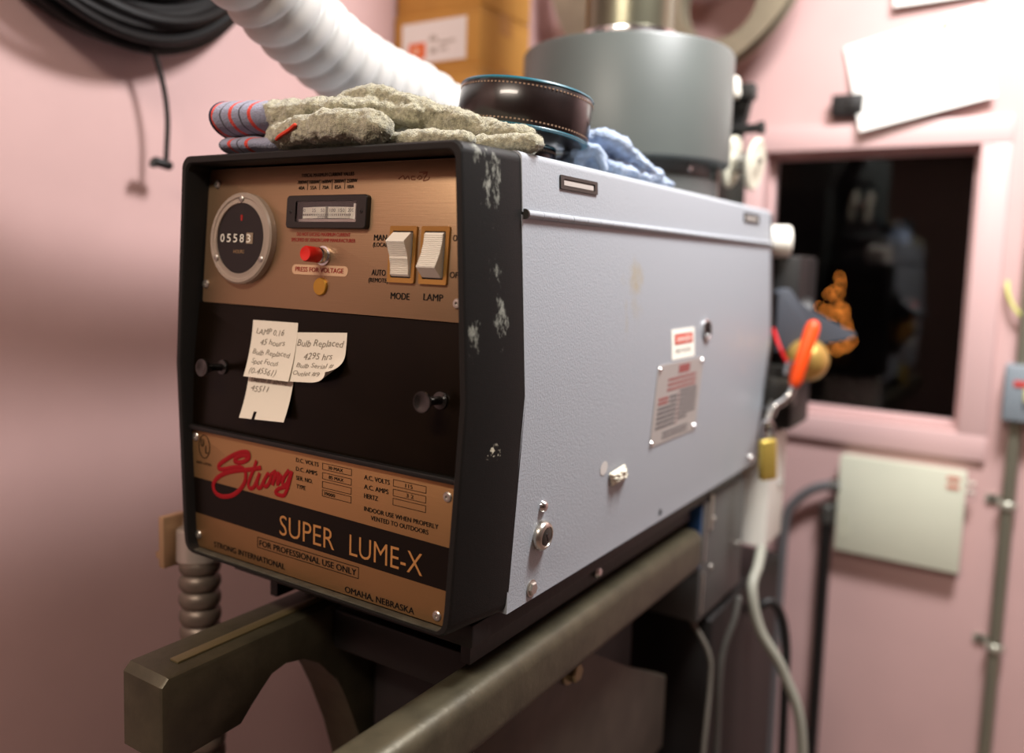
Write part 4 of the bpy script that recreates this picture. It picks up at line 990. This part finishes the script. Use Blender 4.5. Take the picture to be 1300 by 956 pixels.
# ------------------------------------------------------------------ cables under the lamphouse
def cable(name, label, pts, r, m):
    bm = newbm(); add_tube(bm, spline(pts, 10), r, 12, caps='round'); o = obj(name, bm, m); tag(o, label, 'cable'); return o
greyc = mat('pale_grey_cable', (150, 150, 138), .5)
cable('power_cable', 'thick pale grey cable dropping from the white cabinet', [(.232, .945, .885), (.240, .90, .865), (.243, .860, .835), (.262, .858, .765), (.305, .880, .684), (.34, .90, .55), (.34, .92, .2), (.34, .92, .01)], .0095, greyc)
cable('power_cable', 'black cable looping over beside the pale grey cable', [(.222, 1.0, .74), (.232, .955, .765), (.250, .965, .778), (.268, .975, .755), (.280, .980, .70), (.285, .975, .62), (.29, .98, .3), (.29, .98, .01)], .0085, rubber)
cable('power_cable', 'dark grey cable bending below the corner of the junction box', [(.238, .80, .835), (.236, .785, .80), (.226, .768, .75), (.224, .760, .69), (.225, .76, .5), (.225, .70, .01)], .0060, mat('dark_grey_cable', (72, 70, 66), .5))
cable('power_cable', 'thin grey cable hanging under the junction box', [(.160, .74, .822), (.180, .74, .795), (.206, .75, .745), (.212, .748, .69), (.214, .72, .5), (.214, .70, .01)], .0045, mat('mid_grey_cable', (104, 100, 92), .5))

# ------------------------------------------------------------------ fittings on the back wall
pb = thing('electrical_panel', (.39, 1.52, .735), 'pale grey-green electrical panel box on the pink wall below the window', 'panel')
bm = newbm(); add_box(bm, (.391, 1.533, .849), (.270, .034, .234), bev=.004); obj('panel_body', bm, beige_e, pb)
bm = newbm(); add_box(bm, (.391, 1.5140, .849), (.274, .006, .238), bev=.002); cv = obj('panel_cover', bm, beige_e, pb)
for z in (.957, .938):
    bm = newbm(); add_box(bm, (.502, 1.5100, z-.007), (.026, .003, .008)); obj('warning_strip', bm, mat('faded_red_strip', (206, 122, 104), .6), cv)
for z in (.946, .925): 
    bm = newbm(); add_cyl(bm, (.530, 1.511, z), (.545, 1.511, z-.002), .005, 10); obj('cover_latch', bm, steel, cv)
bm = newbm(); add_box(bm, (.274, 1.5105, .795), (.008, .002, .06)); obj('smudge_mark', bm, mat('cover_smudge', (186, 187, 166), .6), cv)
rc = thing('wall_conduit', (.612, 1.52, 0), 'grey steel conduit running up the wall at the right edge to the switch box', 'conduit')
cond_m = mat('olive_grey_conduit', (136, 134, 118), .38, .55)
bm = newbm(); add_cyl(bm, (.609, 1.525, .0), (.612, 1.525, 1.11), .0135, 20); obj('pipe', bm, cond_m, rc)
bm = newbm(); add_cyl(bm, (.615, 1.525, 1.215), (.617, 1.525, 2.72), .0135, 20); obj('pipe', bm, cond_m, rc)
for z in (.905, .575):
    bm = newbm(); add_tube(bm, [(.611+.0155*math.cos(a), 1.525-.0155*math.sin(a), z) for a in [PI*k/8 for k in range(-1, 10)]], .004, 8, rz=.010, up=(0, 0, 1)); add_box(bm, (.584, 1.546, z+.005), (.036, .004, .020)); s_ = obj('pipe_strap', bm, mat('pale_zinc_strap', (190, 190, 176), .35, .6), rc)
    bm = newbm(); add_lathe(bm, [(.007, 0), (.006, .005), (0, .006)], wallM(.580, z+.007, 1.544), 12); obj('strap_screw', bm, darksteel, s_)
sb = thing('switch_box', (.625, 1.515, 1.10), 'blue-grey switch box at the right edge with a red and yellow mark', 'switch')
bm = newbm(); add_box(bm, (.632, 1.522, 1.160), (.096, .056, .126), bev=.006); obj('box_shell', bm, boxgrey, sb)
bm = newbm(); add_box(bm, (.632, 1.4925, 1.160), (.088, .004, .118), bev=.0015); fcv = obj('face_plate', bm, boxgrey, sb)
bm = newbm(); add_box(bm, (.628, 1.4895, 1.183), (.050, .003, .012)); obj('red_mark', bm, mat('switch_red', (196, 60, 52), .5), fcv)
bm = newbm(); add_box(bm, (.632, 1.485, 1.160), (.016, .012, .030), bev=.002); obj('toggle', bm, mat('switch_yellow', (214, 206, 130), .5), fcv)
cable('extension_cord', 'short yellowish cord looping from the right edge above the switch box', [(.572, 1.540, 1.40), (.576, 1.53, 1.375), (.590, 1.525, 1.345), (.612, 1.525, 1.325), (.66, 1.53, 1.32)], .0045, mat('yellow_cord', (206, 204, 120), .5))
ec = thing('elbow_conduit', (.19, 1.51, .83), 'curved flexible grey conduit entering the left side of the electrical panel', 'conduit')
bm = newbm(); add_tube(bm, spline([(.258, 1.515, .888), (.235, 1.512, .888), (.192, 1.51, .869), (.155, 1.51, .831), (.135, 1.51, .78), (.13, 1.51, .60), (.13, 1.51, .02)], 10), .0125, 16); obj('hose', bm, mat('grey_flex', (112, 112, 114), .45, .3), ec)
bm = newbm(); add_cyl(bm, (.236, 1.513, .888), (.256, 1.515, .888), .017, 6); obj('lock_nut', bm, darksteel, ec)
bp = thing('black_riser', (.232, 1.53, 0), 'straight black pipe on the wall just left of the electrical panel', 'pipe')
bm = newbm(); add_cyl(bm, (.233, 1.525, 0), (.231, 1.525, .80), .014, 18); obj('pipe', bm, rubber, bp)
bm = newbm(); add_cyl(bm, (.231, 1.525, .79), (.231, 1.525, .835), .018, 16, bev=.003); add_cyl(bm, (.231, 1.525, .83), (.262, 1.522, .845), .011); obj('pipe_gland', bm, mat('dark_zinc_gland', (92, 92, 88), .4, .6), bp)
# papers
def sheet(name, label, corners, bend, y0):
    bm = newbm(); n = 12; V = []
    for j in range(n+1):
        row = []
        for i in range(n+1):
            u, v = i/n, j/n
            a = Vector(corners[0]).lerp(Vector(corners[1]), u); b = Vector(corners[3]).lerp(Vector(corners[2]), u); p = a.lerp(b, v)
            row.append(bm.verts.new((p.x, y0-bend*(v**1.6)*(1-.5*u), p.y)))
        V.append(row)
    for j in range(n):
        for i in range(n): bm.faces.new((V[j][i], V[j+1][i], V[j+1][i+1], V[j][i+1]))
    bm.normal_update(); bmesh.ops.solidify(bm, geom=list(bm.faces), thickness=.0004)
    return bm
pp = thing('paper_sheet', (.36, 1.54, 1.74), 'white paper sheet pinned askew on the pink wall above the window', 'paper')
bm = sheet('', '', [(.193, 1.948), (.474, 2.010), (.521, 1.806), (.247, 1.742)], .034, 1.541); obj('page', bm, white_paper, pp, smooth=60)
bm = newbm(); add_lathe(bm, [(.0070, 0), (.0065, .004), (.004, .006), (.004, .010), (.006, .012), (0, .013)], wallM(.408, 1.975, 1.540), 16); obj('push_pin', bm, mat('yellow_pin', (226, 214, 130), .4), pp)
bm = sheet('', '', [(.285, 2.24), (.495, 2.25), (.490, 2.030), (.298, 2.024)], .018, 1.543); o = obj('paper_sheet', bm, white_paper, smooth=60); tag(o, 'white sheet at the top edge above the askew paper, mostly out of frame', 'paper')
bm = newbm(); add_box(bm, (.212, 1.533, 1.808), (.072, .034, .050), bev=.003); add_box(bm, (.225, 1.514, 1.808), (.03, .006, .03), bev=.002); o = obj('wall_bracket', bm, mat('black_bracket', (26, 24, 24), .5)); tag(o, 'black rectangular bracket half covered by the white paper', 'bracket')

# ------------------------------------------------------------------ lights
def lamp(name, loc, size, rgb, watts, target=None, spread=PI):
    l = bpy.data.lights.new(name, 'AREA'); l.shape = 'RECTANGLE'; l.size, l.size_y = size; l.energy = watts; l.color = rgb; l.spread = spread
    o = bpy.data.objects.new(name, l); COL.objects.link(o); o.location = loc
    if target is not None: o.rotation_euler = (Vector(target)-Vector(loc)).to_track_quat('-Z', 'Y').to_euler()
    return o
lamp('ceiling_light', (.76, .58, 2.70), (.5, .30), (1, .985, .98), 35, (.62, .80, 1.2))
lamp('ceiling_light', (.2, -1.5, 2.70), (1.0, .3), (1, .87, .74), 24, (.1, -.6, 1.2))
wd = bpy.data.worlds.new('world'); scn.world = wd; wd.use_nodes = True
wd.node_tree.nodes['Background'].inputs[0].default_value = (.9, .75, .7, 1); wd.node_tree.nodes['Background'].inputs[1].default_value = .01

# ------------------------------------------------------------------ camera
cam = bpy.data.cameras.new('camera'); co = bpy.data.objects.new('camera', cam); COL.objects.link(co)
yaw, pitch, roll_ = .57060, .09592, .03256
f = Vector((-math.sin(yaw)*math.cos(pitch), math.cos(yaw)*math.cos(pitch), -math.sin(pitch)))
r = f.cross(Vector((0, 0, 1))).normalized(); u = r.cross(f)
r2 = r*math.cos(roll_)+u*math.sin(roll_); u2 = -r*math.sin(roll_)+u*math.cos(roll_)
co.matrix_world = basis((.65603, -.61530, 1.41197), r2, u2, -f)
cam.sensor_fit = 'HORIZONTAL'; cam.sensor_width = 36; cam.lens = 1060.508/1300*36
cam.shift_x = 0; cam.shift_y = -(478-433.5)/1300
cam.clip_start = .02; cam.clip_end = 60
cam.dof.use_dof = True; cam.dof.focus_distance = .86; cam.dof.aperture_fstop = 1.75; cam.dof.aperture_blades = 0
scn.camera = co
scn.view_settings.view_transform = 'Standard'; scn.view_settings.look = 'None'; scn.view_settings.gamma = 1; scn.view_settings.use_curve_mapping = False
scn.view_settings.exposure = .95
